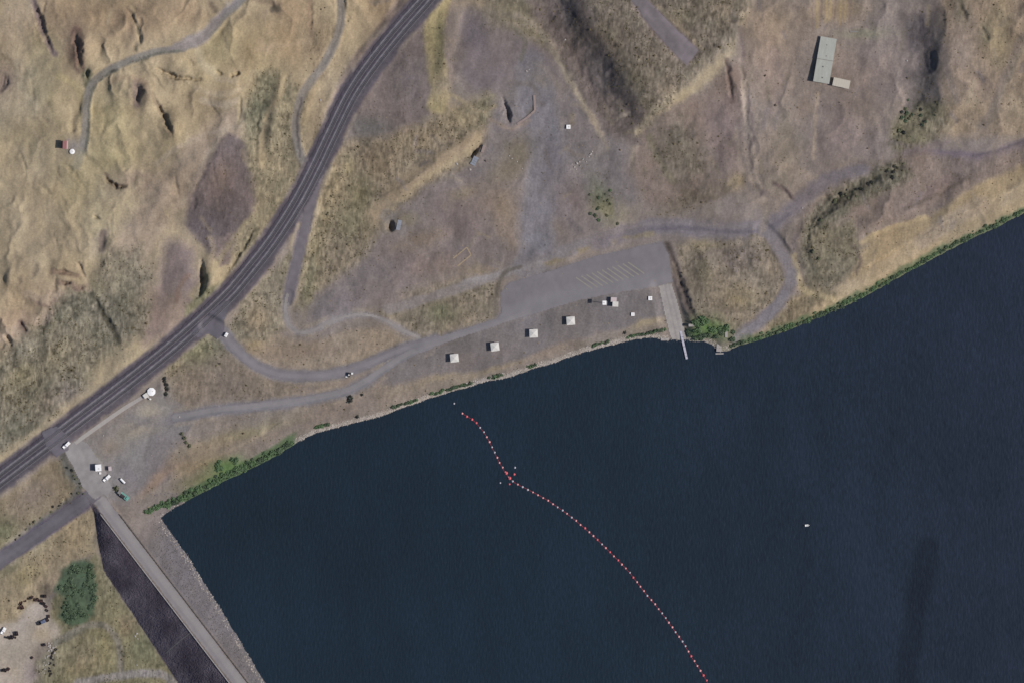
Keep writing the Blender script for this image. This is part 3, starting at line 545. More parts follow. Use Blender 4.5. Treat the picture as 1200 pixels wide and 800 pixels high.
def mat(name, color=None, rough=.9, var=.12, scale=1.0, attr=False, metal=0, spec=.3, bump=.0, var2=0, scale2=.1, coords='Object', stretch=None):
    m = bpy.data.materials.new(name); m.use_nodes = True; t = m.node_tree; b = t.nodes['Principled BSDF']
    b.inputs['Roughness'].default_value = rough; b.inputs['Metallic'].default_value = metal; b.inputs['Specular IOR Level'].default_value = spec
    tc = t.nodes.new('ShaderNodeTexCoord'); src = tc.outputs[coords]
    if stretch:
        mp = t.nodes.new('ShaderNodeMapping'); mp.inputs['Scale'].default_value = stretch; t.links.new(src, mp.inputs[0]); src = mp.outputs[0]
    nz = t.nodes.new('ShaderNodeTexNoise'); nz.inputs['Scale'].default_value = scale; nz.inputs['Detail'].default_value = 5; nz.inputs['Roughness'].default_value = .65
    t.links.new(src, nz.inputs['Vector'])
    mr = t.nodes.new('ShaderNodeMapRange'); mr.inputs['From Min'].default_value = .25; mr.inputs['From Max'].default_value = .75
    mr.inputs['To Min'].default_value = 1-var; mr.inputs['To Max'].default_value = 1+var; t.links.new(nz.outputs[0], mr.inputs[0])
    fac = mr.outputs[0]
    if var2:
        n2 = t.nodes.new('ShaderNodeTexNoise'); n2.inputs['Scale'].default_value = scale2; n2.inputs['Detail'].default_value = 4; t.links.new(src, n2.inputs['Vector'])
        m2 = t.nodes.new('ShaderNodeMapRange'); m2.inputs['From Min'].default_value = .3; m2.inputs['From Max'].default_value = .7
        m2.inputs['To Min'].default_value = 1-var2; m2.inputs['To Max'].default_value = 1+var2; t.links.new(n2.outputs[0], m2.inputs[0])
        mu = t.nodes.new('ShaderNodeMath'); mu.operation = 'MULTIPLY'; t.links.new(fac, mu.inputs[0]); t.links.new(m2.outputs[0], mu.inputs[1]); fac = mu.outputs[0]
    vm = t.nodes.new('ShaderNodeVectorMath'); vm.operation = 'SCALE'
    if attr:
        a = t.nodes.new('ShaderNodeAttribute'); a.attribute_name = 'tint'; t.links.new(a.outputs['Color'], vm.inputs[0])
    else: vm.inputs[0].default_value = tuple(lin(color))[:3]
    t.links.new(fac, vm.inputs['Scale']); t.links.new(vm.outputs[0], b.inputs['Base Color'])
    if bump:
        bp = t.nodes.new('ShaderNodeBump'); bp.inputs['Strength'].default_value = bump; bp.inputs['Distance'].default_value = .3
        t.links.new(nz.outputs[0], bp.inputs['Height']); t.links.new(bp.outputs[0], b.inputs['Normal'])
    return m
def wx(px): return (np.asarray(px)-600)*M_PX
def wy(py): return (400-np.asarray(py))*M_PX
def P3(px, py, dz=0.0): return Vector((float(wx(px)), float(wy(py)), float(hsamp(px, py))+dz))

M_ground = mat('soil_and_dry_grass', attr=True, rough=.97, var=.22, scale=.9, spec=.1, bump=.35)
gi = np.arange(NX*NY).reshape(NY, NX)
GF = np.stack([gi[1:, :-1], gi[1:, 1:], gi[:-1, 1:], gi[:-1, :-1]], -1)
V = np.stack([wx(X), wy(Y), H], -1).reshape(-1, 3)
ground = new_obj('ground', np_mesh('ground', V, GF.reshape(-1, 4), lin(C.reshape(-1, 3)), smooth=True), M_ground, kind='structure')

def sheet(name, mask, col, material, dz, **p):
    """a thin surface laid on the ground: the ground's own cells where mask holds"""
    f = mask[1:, :-1] & mask[1:, 1:] & mask[:-1, 1:] & mask[:-1, :-1]
    F = GF[f]; u, inv = np.unique(F, return_inverse=True)
    VV = V[u].copy(); VV[:, 2] += dz
    return new_obj(name, np_mesh(name, VV, inv.reshape(F.shape), lin(col.reshape(-1, 3)[u]), smooth=True), material, **p)
def full(c): a = np.empty((NY, NX, 3), np.float32); a[:] = c; return a
M_asph = mat('asphalt', attr=True, rough=.93, var=.07, scale=1.5, spec=.2, var2=.05, scale2=.12)
M_gravel = mat('track_gravel', attr=True, rough=.97, var=.16, scale=2.2, spec=.1, bump=.3)
n1 = fbm(X, Y, 30, 3, 30); n2 = fbm(X, Y, 5, 3, 31); n3 = fbm(X, Y, 60, 2, 32)
def mott(c, a1=.08, a2=.08): return np.clip(full(c)*(1+n1*a1+n2*a2)[..., None], 0, 255)
def road_mask(pts, width, rag=1.0):
    P = spl(pts); b = box_of(P, width+12); d = np.full((NY, NX), 999, np.float32); a = np.zeros_like(d); side = np.zeros_like(d)
    d[b], a[b], side[b] = seg_dist(X[b], Y[b], P); return d+n2*rag < width/2, d, a, side
# railway bed
mk, d, arc, side = road_mask(RAIL, 23, 1.4); u = -d*side      # + = right of travel towards the lower left
cb = mott((90,86,90), .08, .10)
def band(c, base, uu, ctr, hw, soft, a): 
    mm = a*(1-ss(hw, hw+soft, np.abs(uu-ctr))); return base*(1-mm[..., None])+np.array(c, np.float32)*mm[..., None]
TR1, TR2 = 6.2, -3.2                                         # offsets in px (sign found from geometry below)
uu = d*side                                                  # positive on the up-left (hill) side
cb = band((97,92,98), cb, uu, 0, 9, 3, .6)
for c_ in (TR1, TR2):
    cb = band((68,64,74), cb, uu, c_, 3.8, 1.0, .7); cb = band((124,120,124), cb, uu, c_, 1.0, .6, .9)
cb = band((78,73,82), cb, uu, 10.8, 1.0, 1, .6); cb = band((82,78,86), cb, uu, -10.5, 1.5, 1, .5)
cb *= (1+(fbm(X, Y, 2.5, 2, 33))*.12)[..., None]
sheet('railway_ballast', mk & (arc > 500*0), cb, M_gravel, .22, kind='structure')
print('side check', [float(uu[np.searchsorted(ys, 350), np.searchsorted(xs, q)]) for q in (255, 275)])
# paved roads
mk, d, arc, side = road_mask(SERVICE, 11, .8); sheet('service_road', mk, mott((113,107,111)), M_asph, .05, kind='structure')
mk, d, arc, side = road_mask(LOOP, 4.6, .9); sheet('loop_track', mk, mott((140,134,131)), M_asph, .06, kind='structure')
mk, d, arc, side = road_mask(ACCESS, 12, .8); c = mott((117,113,116)); c = band((132,128,130), c, d, 0, 1.5, 2, .5); sheet('access_road', mk, c, M_asph, .04, kind='structure')
mk, d, arc, side = road_mask(LOWROAD, 10.5, 1.4); c = mott((120,117,120)); c = band((136,132,132), c, d*side, -1, 2, 2, .55); sheet('lower_road', mk, c, M_asph, .045, kind='structure')
mkW, d, arc, side = road_mask(WESTROAD, 16.5, .7); c = mott((101,97,103), .08, .08); c = band((114,110,115), c, d, 0, 1.5, 2, .4); sheet('west_road', mkW, c, M_asph, .05, kind='structure')
junction = poly_sd(X, Y, [(222,390),(240,372),(262,352),(272,352),(264,375),(262,392),(255,398),(243,392),(232,396)])+n2 > 0
sheet('rail_crossing', junction, mott((98,94,101), .08, .1), M_asph, .28, kind='structure')
sheet('rail_crossing_west', poly_sd(X, Y, [(48,505),(66,498),(84,512),(80,528),(66,536),(54,523)])+n2 > 0, mott((98,94,101), .08, .1), M_asph, .28, kind='structure')
pk = poly_sd(X, Y, PARK)+n2*.8 > 0
c = mott((118,114,117), .035, .035); dd, _, _ = seg_dist(X, Y, [(470,412),(540,392),(600,371),(680,347),(780,330)]); c = band((126,123,126), c, dd, 4, 5, 8, .6)
dd, _, _ = seg_dist(X, Y, [(500,404),(560,388),(620,366)]); c = band((134,130,130), c, dd, 0, 2, 3, .5)
sheet('parking_lot', pk, c, M_asph, .09, kind='structure')
sheet('old_runway', poly_sd(X, Y, STRIP)+n2*.6 > 0, np.clip(mott((110,103,106), .1, .1)*(1+fbm(X, Y, 12, 3, 34, rot=.8, ax=.3, ay=2)*.08)[..., None], 0, 255), M_asph, .05, kind='structure')
DR = (np.abs(du-.5) < 8.2-.5*ss(0, 100, dv)) & (dv > -20) & (dv < 1300)
c = mott((136,131,131), .03, .04); c = band((144,139,138), c, du, 2, 2, 3, .6); c = band((124,119,120), c, du, -3, 1, 2, .4)
sheet('dam_crest_road', DR, c, M_asph, .06, kind='structure')
sheet('dam_plaza', (poly_sd(X, Y, PLAZA)+n2*.8 > 0) & ~DR, mott((134,130,129)), M_asph, .10, kind='structure')
M_conc = mat('weathered_concrete', attr=True, rough=.9, var=.07, scale=.8, spec=.25, var2=.06, scale2=.2)
rm = poly_sd(X, Y, RAMP) > 0
c = mott((152,147,143), .03, .05)
for k in (0, 1): 
    dd, _, _ = seg_dist(X, Y, [(779, 333), (795, 405)] if k == 0 else [(784, 333), (803, 410)]); c = band((132,127,124), c, dd, 0, .4, 1, .5)
c = band((110,108,104), c, Y, 404, 3, 4, .6)
sheet('boat_ramp', rm, c, M_conc, .08, kind='structure')

# ------------------------------------------------------------------ lake
wm = sdW < 9
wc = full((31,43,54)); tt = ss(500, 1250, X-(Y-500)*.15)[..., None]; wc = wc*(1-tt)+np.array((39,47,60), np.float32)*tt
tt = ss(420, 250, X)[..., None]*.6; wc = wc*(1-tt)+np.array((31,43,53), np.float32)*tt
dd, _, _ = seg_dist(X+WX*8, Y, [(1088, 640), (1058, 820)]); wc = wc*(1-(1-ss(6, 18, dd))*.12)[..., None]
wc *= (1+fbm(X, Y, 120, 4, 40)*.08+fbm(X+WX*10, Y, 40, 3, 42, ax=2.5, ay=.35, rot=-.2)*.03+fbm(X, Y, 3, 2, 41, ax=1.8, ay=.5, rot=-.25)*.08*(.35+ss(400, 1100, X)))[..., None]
f = wm[1:, :-1] & wm[1:, 1:] & wm[:-1, 1:] & wm[:-1, :-1]
F = GF[f]; u, inv = np.unique(F, return_inverse=True); VV = V[u].copy(); VV[:, 2] = 0
M_water = mat('lake_water', attr=True, rough=.28, var=.16, scale=.55, spec=.35, stretch=(1.7, .55, 1), var2=.05, scale2=.03)
t = M_water.node_tree; b = t.nodes['Principled BSDF']; b.inputs['IOR'].default_value = 1.33
wv = t.nodes.new('ShaderNodeTexNoise'); wv.inputs['Scale'].default_value = .45; wv.inputs['Detail'].default_value = 6; bp = t.nodes.new('ShaderNodeBump'); bp.inputs['Strength'].default_value = .5; bp.inputs['Distance'].default_value = .5
tcn = [n for n in t.nodes if n.type == 'MAPPING'][0]; t.links.new(tcn.outputs[0], wv.inputs[0]); t.links.new(wv.outputs[0], bp.inputs['Height']); t.links.new(bp.outputs[0], b.inputs['Normal'])
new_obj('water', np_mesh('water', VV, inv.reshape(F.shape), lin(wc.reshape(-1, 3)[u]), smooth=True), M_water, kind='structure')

# ------------------------------------------------------------------ scattered brush, stones (uncountable)
def scatter(n, dens, seed, x0=-25, x1=1225, y0=-25, y1=825):
    r = np.random.RandomState(seed); px = r.uniform(x0, x1, n); py = r.uniform(y0, y1, n)
    k = r.rand(n) < hsamp(px, py, dens); return px[k], py[k], r
def domes(px, py, rad, hgt, cols, r, name, material, nside=5, sink=.1, **p):
    n = len(px); z = hsamp(px, py); a0 = r.rand(n)*6.28
    Vn = np.zeros((n, nside+1, 3)); Cn = np.zeros((n, nside+1, 3))
    for i in range(nside):
        an = a0+i*6.2832/nside; rr = rad*(.7+.6*r.rand(n))
        Vn[:, i, 0] = wx(px)+np.cos(an)*rr; Vn[:, i, 1] = wy(py)+np.sin(an)*rr; Vn[:, i, 2] = z-sink; Cn[:, i] = cols*.9
    Vn[:, nside, 0] = wx(px)+r.uniform(-.3, .3, n)*rad; Vn[:, nside, 1] = wy(py)+r.uniform(-.3, .3, n)*rad; Vn[:, nside, 2] = z+hgt; Cn[:, nside] = cols
    base = np.arange(n)[:, None]*(nside+1)
    F = np.concatenate([np.stack([base[:, 0]+i, base[:, 0]+(i+1) % nside, base[:, 0]+nside], -1) for i in range(nside)])
    return new_obj(name, np_mesh(name, Vn.reshape(-1, 3), F, lin(Cn.reshape(-1, 3))), material, kind='stuff', **p)
M_brush = mat('dry_brush', attr=True, rough=1, var=.2, scale=2.5, spec=.05)
patchy = ss(-.25, .45, fbm(X, Y, 10, 3, 50))
dens = np.clip(SCR*patchy, 0, 1)*(sdW > 6)
px, py, r = scatter(420000, dens*(.35+.65*ss(-.2,.5,fbm(X,Y,4,2,51))), 5)
g = hsamp(px, py, GRN)[:, None]*r.rand(len(px), 1)**.5
c1 = np.array([104, 92, 72])+r.uniform(-20, 16, (len(px), 1))*np.array([1, 1, .9]); c2 = np.array([80, 88, 62])+r.uniform(-14, 20, (len(px), 1))
rad = r.uniform(.2, .5, len(px))*(1+.9*(r.rand(len(px)) > .96))
print('brush', len(px))
domes(px, py, rad, rad*r.uniform(.7, 1.4, len(px)), c1*(1-g)+c2*g, r, 'sagebrush', M_brush, nside=4, category='brush', label='low dry sagebrush and scrub scattered over the brown hillsides and terraces')
px, py, r = scatter(150000, (.05+.5*SCR)*patchy*(sdW > 6)*(C.mean(-1) > 108), 6)
rad = r.uniform(.2, .5, len(px)); print('tufts', len(px))
domes(px, py, rad, rad*.6, np.array([146, 134, 108])+r.uniform(-16, 12, (len(px), 1)), r, 'dry_grass', M_brush, nside=4, category='grass', label='pale bleached grass tufts growing between the dark scrub')
M_rock = mat('basalt_riprap', attr=True, rough=.9, var=.15, scale=2, spec=.2)
m = (mup*(sdW > -1)*(du > 13)*.45+(sdW > -1)*(sdW < 5.5)*(X > 345)*(X < 860)*(mD < .5)*.9).astype(np.float32)
px, py, r = scatter(190000, m, 8, 180, 870, 380, 825); rad = r.uniform(.2, .55, len(px)); print('riprap', len(px))
near = (hsamp(px, py, sdW) < 6)[:, None]
domes(px, py, rad, rad*.8, np.where(near, np.array([160, 152, 144]), np.array([108, 103, 104]))+r.uniform(-15, 15, (len(px), 1))*(1+near), r, 'riprap', M_rock, category='stones', label='pale grey broken stones lining the waterline and the lake side of the dam')
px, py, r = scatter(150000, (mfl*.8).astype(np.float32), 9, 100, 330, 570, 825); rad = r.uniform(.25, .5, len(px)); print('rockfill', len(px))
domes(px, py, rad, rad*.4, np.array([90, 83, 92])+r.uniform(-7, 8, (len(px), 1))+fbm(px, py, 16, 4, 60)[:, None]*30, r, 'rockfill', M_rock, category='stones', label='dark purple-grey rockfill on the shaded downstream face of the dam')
#@@OBJECTS@@
# ------------------------------------------------------------------ builders for separate things
def thing(name, label, cat, px, py, ang=0.0, group=None, dz=0.0, z=None):
    """an Empty at the base of a thing; ang = heading as seen in the photograph, degrees counter-clockwise from right"""
    o = bpy.data.objects.new(name, None); COL.objects.link(o)
    p = P3(px, py, dz)
    if z is not None: p.z = z
    o.location = p; o.rotation_euler = (0, 0, math.radians(ang)); o['label'] = label; o['category'] = cat
    if group: o['group'] = group
    return o
def part(name, bm, m, parent, label=None, bev=0):
    me = bpy.data.meshes.new(name)
    if bev: bmesh.ops.bevel(bm, geom=bm.edges[:], offset=bev, segments=2, affect='EDGES', profile=.6)
    bm.normal_update(); bm.to_mesh(me); bm.free(); me.materials.append(m)
    o = bpy.data.objects.new(name, me); COL.objects.link(o); o.parent = parent
    if label: o['label'] = label
    return o
def bx(bm, x, y, z, sx, sy, sz, rz=0, tx=1.0, ty=1.0, ry=0):
    """box centred x,y with its base at z; tx, ty shrink the top"""
    vs = []
    for k, (a, b) in enumerate(((1, 1), (tx, ty))):
        for i, j in ((-1, -1), (1, -1), (1, 1), (-1, 1)):
            v = Vector((i*sx/2*a, j*sy/2*b, k*sz))
            if ry: v = Matrix.Rotation(ry, 3, 'Y') @ v
            if rz: v = Matrix.Rotation(rz, 3, 'Z') @ v
            vs.append(bm.verts.new(v+Vector((x, y, z))))
    for f in ((3, 2, 1, 0), (4, 5, 6, 7), (0, 1, 5, 4), (1, 2, 6, 5), (2, 3, 7, 6), (3, 0, 4, 7)): bm.faces.new([vs[i] for i in f])
    return bm
def cyl(bm, x, y, z, r, h, n=10, r2=None, axis='Z'):
    r2 = r if r2 is None else r2; a = []; b = []
    for i in range(n):
        c, s_ = math.cos(i*2*math.pi/n), math.sin(i*2*math.pi/n)
        if axis == 'Z': a.append(bm.verts.new((x+c*r, y+s_*r, z))); b.append(bm.verts.new((x+c*r2, y+s_*r2, z+h)))
        elif axis == 'Y': a.append(bm.verts.new((x+c*r, y-h/2, z+s_*r))); b.append(bm.verts.new((x+c*r2, y+h/2, z+s_*r2)))
        else: a.append(bm.verts.new((x-h/2, y+c*r, z+s_*r))); b.append(bm.verts.new((x+h/2, y+c*r2, z+s_*r2)))
    for i in range(n):
        j = (i+1) % n; bm.faces.new((a[i], a[j], b[j], b[i]) if axis != 'Y' else (a[j], a[i], b[i], b[j]))
    bm.faces.new(a[::-1] if axis != 'Y' else a); bm.faces.new(b if axis != 'Y' else b[::-1])
    return bm
def B(): return bmesh.new()
def tree_copy(o, parent=None):
    c = o.copy(); COL.objects.link(c)
    if parent is not None: c.parent = parent
    for ch in list(o.children): tree_copy(ch, c)
    return c
def place(o, px, py, ang=0, label=None, group=None, dz=0.0):
    o.location = P3(px, py, dz); o.rotation_euler = (0, 0, math.radians(ang))
    if label: o['label'] = label
    if group: o['group'] = group
    return o
M_white = mat('white_painted_metal', (222,220,214), rough=.5, var=.05, scale=1.5)
M_bright = mat('bright_white_paint', (238,237,236), rough=.5, var=.04, scale=1.2)
M_roofw = mat('pale_shelter_roof', (203,200,194), rough=.6, var=.16, scale=1.3)
M_roofg = mat('galvanised_roof', (162,163,155), rough=.6, var=.12, scale=.35, var2=.07, scale2=2.5, stretch=(.5, 2, 1))
M_roofs = mat('pale_shed_roof', (186,179,166), rough=.7, var=.05, scale=.8)
M_wallg = mat('grey_wall', (128,124,120), rough=.8, var=.08, scale=1)
M_post = mat('dark_steel_post', (80,78,80), rough=.6)
M_slab = mat('concrete_slab', (140,136,131), rough=.9, var=.08)
M_conc2 = mat('pale_concrete', (158,152,148), rough=.9, var=.1, scale=1.2)
M_pinkc = mat('pinkish_concrete', (146,130,124), rough=.9, var=.1, scale=1.2)
M_red = mat('faded_red_roof', (150,104,102), rough=.7, var=.1, scale=1.3)
M_pinkr = mat('pinkish_restroom_roof', (190,176,176), rough=.7, var=.05)
M_glass = mat('dark_glass', (30,34,40), rough=.1, spec=.5)
M_tyre = mat('tyre_rubber', (32,31,31), rough=.9)
M_dark = mat('dark_painted_metal', (44,42,46), rough=.6)
M_teal = mat('teal_paint', (110,160,150), rough=.6, var=.08)
M_rust = mat('rusty_iron', (84,62,60), rough=.9, var=.3, scale=2)
M_black = mat('blackened_iron', (62,54,56), rough=.9, var=.3, scale=2)
M_blue = mat('blue_grey_paint', (96,104,128), rough=.6)
M_wood = mat('weathered_boards', (150,146,150), rough=.9, var=.1, scale=2)
M_dock = mat('dock_decking', (180,178,190), rough=.8, var=.06, scale=2)
M_steel = mat('polished_rail_steel', (168,166,170), rough=.35, metal=.4)
M_sleep = mat('grey_sleeper', (104,100,103), rough=.95, var=.2, scale=2)
M_paint = mat('worn_yellow_paint', (133,129,121), rough=.9, var=.12, scale=1.4)
M_buoy = mat('faded_pink_buoy', (222,158,158), rough=.6, var=.08)
M_buoyg = mat('grey_white_buoy', (178,176,184), rough=.6, var=.08)
M_redb = mat('red_buoy', (208,98,104), rough=.6, var=.08)
M_rope = mat('red_float_line', (140,52,62), rough=.8)
M_stone = mat('pale_boulder', (165,158,152), rough=.95, var=.15, scale=1.5)
M_brownheap = mat('olive_brown_heap', (84,80,66), rough=1, var=.2)

# --- railway tracks
def offset_line(P, off):
    T = np.gradient(P, axis=0); T /= np.linalg.norm(T, axis=1)[:, None]
    return P+np.c_[-T[:, 1], T[:, 0]]*off, T
RP = spl(RAIL, 2.4); keep = (RP[:, 1] > -60) & (RP[:, 0] > -60); RP = RP[keep]
def strip_bm(P, wd, h, dz, M=None):
    """an extruded bar of width wd (m) and height h following pixel polyline P"""
    Wd = np.c_[wx(P[:, 0]), wy(P[:, 1])]; z = hsamp(P[:, 0], P[:, 1])+dz if M is None else np.full(len(P), M)
    T = np.gradient(Wd, axis=0); T /= np.linalg.norm(T, axis=1)[:, None]+1e-9; N = np.c_[-T[:, 1], T[:, 0]]
    bm = B(); rows = []
    for i in range(len(P)):
        l = Wd[i]+N[i]*wd/2; r_ = Wd[i]-N[i]*wd/2
        rows.append([bm.verts.new((l[0], l[1], z[i])), bm.verts.new((l[0], l[1], z[i]+h)), bm.verts.new((r_[0], r_[1], z[i]+h)), bm.verts.new((r_[0], r_[1], z[i]))])
    for a, b in zip(rows[:-1], rows[1:]):
        for k in range(4): bm.faces.new((a[k], b[k], b[(k+1) % 4], a[(k+1) % 4]))
    bm.faces.new(rows[0][::1]); bm.faces.new(rows[-1][::-1]); return bm
for off, lab in ((-TR1, 'railway track on the hill side of the double line'), (-TR2, 'railway track on the lake side of the double line')):
    tk = thing('railway_track', lab+', two steel rails on dark sleepers', 'railway track', 0, 0, z=0, group='parallel railway tracks'); tk.location = (0, 0, 0)
    Q, T = offset_line(RP, off)
    for g in (-1, 1):
        q, _ = offset_line(RP, off+g*.78/M_PX); part('rail', strip_bm(q, .11, .18, .40), M_steel, tk)
    seg = np.hypot(*np.diff(Q, axis=0).T); s0 = np.concatenate([[0], np.cumsum(seg)]); sl_ = np.arange(0, s0[-1], 1.3)
    qx = np.interp(sl_, s0, Q[:, 0]); qy = np.interp(sl_, s0, Q[:, 1]); tx = np.interp(sl_, s0, T[:, 0]); ty = -np.interp(sl_, s0, T[:, 1]); zz = hsamp(qx, qy)+.25
    n = len(qx); c = np.array([(i*.13, j*.95, k) for k in (0, .14) for i, j in ((-1,-1),(1,-1),(1,1),(-1,1))])
    VV = np.zeros((n, 8, 3)); 
    for k in range(8):
        VV[:, k, 0] = wx(qx)+tx*c[k, 0]-ty*c[k, 1]; VV[:, k, 1] = wy(qy)+ty*c[k, 0]+tx*c[k, 1]; VV[:, k, 2] = zz+c[k, 2]
    F = np.array([(4,5,6,7),(0,1,5,4),(1,2,6,5),(2,3,7,6),(3,0,4,7)])[None]+np.arange(n)[:, None, None]*8
    o = new_obj('sleepers', np_mesh('sleepers', VV.reshape(-1, 3), F.reshape(-1, 4)), M_sleep, tk, kind='stuff')

# --- picnic shelters
def shelter():
    t = thing('picnic_shelter', '', 'picnic shelter', 530, 419)
    part('floor_slab', bx(B(), 0, 0, .1, 4.2, 4.2, .12), M_slab, t)
    for i in (-1, 1):
        for j in (-1, 1): part('post', bx(B(), i*1.8, j*1.8, .2, .16, .16, 2.4), M_post, t)
    s_ = 2.45; z0 = 2.55; z1 = 3.05; q = .18
    for k in range(4):
        a, b = [(-s_, -s_), (s_, -s_), (s_, s_), (-s_, s_)][k], [(s_, -s_), (s_, s_), (-s_, s_), (-s_, -s_)][k]
        bm = B(); vs = [bm.verts.new((a[0], a[1], z0)), bm.verts.new((b[0], b[1], z0)), bm.verts.new((b[0]*q/s_, b[1]*q/s_, z1)), bm.verts.new((a[0]*q/s_, a[1]*q/s_, z1))]
        bm.faces.new(vs); lo = [bm.verts.new(v.co-Vector((0, 0, .1))) for v in vs]; bm.faces.new(lo[::-1])
        for i in range(4): bm.faces.new((vs[i], lo[i], lo[(i+1) % 4], vs[(i+1) % 4]))
        part('roof_panel', bm, M_roofw, t)
    part('roof_cap', bx(B(), 0, 0, z1-.06, .42, .42, .14, tx=.5, ty=.5), M_white, t)
    part('tabletop', bx(B(), 0, 0, .9, 1.8, .75, .06), M_wood, t)
    for j in (-1, 1): part('bench', bx(B(), 0, j*.75, .58, 1.8, .28, .05), M_wood, t)
    for i in (-1, 1): part('table_leg', bx(B(), i*.6, 0, .2, .1, 1.5, .36), M_post, t)
    return t
sh = shelter()
LS = ['square white-roofed picnic shelter farthest from the boat ramp', 'square white-roofed picnic shelter, second along the gravel from the left',
      'square white-roofed picnic shelter, third from the left below the parking edge', 'square white-roofed picnic shelter nearest the restroom and the boat ramp']
for i, (x, y, a) in enumerate([(532.5,419.3,6),(580,406.2,8),(625.3,390.7,2),(668.8,376,4)]):
    o = sh if i == 0 else tree_copy(sh); place(o, x, y, a, LS[i], 'picnic shelters in a row on the gravel by the lake')

# --- restroom and mast beside the parking lot
t = thing('restroom', 'small stepped restroom block with pale pinkish flat roofs above the gravel', 'building', 719.5, 354, -3)
part('wall', bx(B(), -.2, 1.3, -.2, 3.0, 2.4, 2.5), M_wallg, t); part('wall', bx(B(), .9, -1.2, -.2, 3.0, 2.8, 2.5), M_wallg, t)
part('roof', bx(B(), -.2, 1.35, 2.3, 3.4, 2.7, .16), M_pinkr, t); part('roof', bx(B(), .9, -1.2, 2.45, 3.4, 3.0, .16), M_roofw, t)
part('door', bx(B(), -.62, -1.2, 0, .08, .95, 2.0), M_dark, t)
t = thing('tall_mast', 'tall pole topped by a white square platform left of the restroom', 'mast', 708.3, 355)
part('pole', cyl(B(), 0, 0, -.2, .16, 7.9, 8), M_post, t); part('platform', bx(B(), 0, 0, 7.7, 2.3, 2.4, .25), M_bright, t)
part('lamp_housing', bx(B(), 0, 0, 7.95, .8, .8, .25, tx=.7, ty=.7), M_white, t)
part('footing', bx(B(), 0, 0, -.1, .8, .8, .35), M_slab, t)
def util_box(lab, px, py, s_, name='utility_box', cat='utility box', h=.75, ang=0):
    t = thing(name, lab, cat, px, py, ang)
    part('body', bx(B(), 0, 0, -.1, s_*.9, s_*.9, h), M_white, t, bev=.03); part('lid', bx(B(), 0, 0, h-.08, s_, s_, .12, tx=.94, ty=.94), M_bright, t)
    part('hatch', bx(B(), s_*.12, 0, h+.04, s_*.35, s_*.4, .05), M_roofw, t); return t
util_box('white square utility box beside the top of the boat ramp', 762, 349.6, 2.3)
util_box('smaller white square box between the ramp and the lake shore grass', 741.6, 368.4, 2.0)
util_box('lone white tank lid on the bare grey terrace above the parking lot', 666, 149.2, 2.4, 'water_tank', 'tank', 1.0)

# --- warehouse and shed on the eastern terrace
def axis_ang(x0, y0, x1, y1): return math.degrees(math.atan2(-(y1-y0), x1-x0))
t = thing('warehouse', 'long low warehouse with two pale grey-green roof sections on the brown terrace', 'warehouse', 966, 71.6, axis_ang(961.5, 98, 970.5, 45))
part('wall', bx(B(), 0, 0, -.8, 26.2, 8.9, 3.0), M_wallg, t)
for k, (cx, L) in enumerate(((-6.45, 13.6), (6.95, 13.0))):
    z = 2.15+k*.22; r_ = part('roof', bx(B(), cx, 0, z, L, 9.5+.05*k, .2), M_roofg, t)
    for i in range(9): part('roof_seam', bx(B(), cx-L/2+.8+i*(L-1.6)/8, 0, z+.2, .07, 9.4, .05), M_roofg, r_)
part('ridge_flashing', bx(B(), .35, 0, 2.45, .35, 9.6, .14), M_wallg, t)
for i in range(4): part('roof_vent', bx(B(), -10.2+i*6.4, .3 if i % 2 else -.4, 2.35, .7, .7, .45, tx=.6, ty=.6), M_wallg, t)
for i in (-8, 0, 8): part('door', bx(B(), i, -4.49, -.4, 3, .08, 2.3), M_roofs, t)
t = thing('storage_shed', 'small shed with a cream roof standing beside the long warehouse', 'shed', 985.3, 98.2, axis_ang(975, 96, 993.5, 100))
part('wall', bx(B(), 0, 0, -.8, 9.2, 4.2, 3.1), M_wallg, t)
r_ = part('roof', bx(B(), 0, 0, 2.3, 9.9, 4.9, .18), M_roofs, t)
for i in range(7): part('roof_seam', bx(B(), -4.2+i*1.4, 0, 2.48, .07, 4.8, .05), M_roofs, r_)
part('door', bx(B(), 0, -2.14, -.4, 1.6, .08, 2.1), M_dark, t)

# --- hut at the end of the hill track
t = thing('hillside_hut', 'tall narrow hut with a faded red roof at the end of the hill track', 'hut', 78.3, 171, -2)
part('wall', bx(B(), 0, 0, -.3, 3.0, 4.2, 4.6), M_pinkc, t); part('roof', bx(B(), -.2, 0, 4.3, 2.6, 4.7, .3, tx=.8), M_red, t)
part('roof_gutter', bx(B(), 1.45, 0, 4.25, .6, 4.7, .15), M_pinkr, t); part('door', bx(B(), 1.54, .6, 0, .08, 1.0, 2.1), M_dark, t)
part('porch', bx(B(), 1.2, 3.2, 0, 2.2, 1.6, .3), M_pinkc, t)
def tank(lab, px, py, r_, h, ang=0, n=12):
    t = thing('water_tank', lab, 'tank', px, py, ang)
    part('wall', cyl(B(), 0, 0, -.3, r_, h+.3, n), M_bright, t); part('roof', cyl(B(), 0, 0, h, r_*1.03, .3, n, r_*.25), M_bright, t)
    part('hatch', cyl(B(), r_*.3, 0, h+.15, .35, .2, 8), M_roofw, t); return t
tank('small round white tank beside the red-roofed hillside hut', 86.4, 178.6, 1.5, .9)
tank('large round white tank beside the railway at the end of the concrete path', 177.6, 458.6, 2.45, 1.5, 20, 8)
t = thing('pump_shed', 'pale flat-roofed pump shed beside the large round white tank', 'shed', 171, 463.2, 35)
part('wall', bx(B(), 0, 0, -.2, 2.5, 2.3, 1.6), M_wallg, t); part('roof', bx(B(), 0, 0, 1.4, 2.9, 2.6, .14), M_roofw, t); part('door', bx(B(), 0, -1.16, 0, .8, .06, 1.35), M_dark, t)
t = thing('pipe_run', 'short pale pipe leaving the lake side of the large white tank', 'pipe', 174.5, 466, -35)
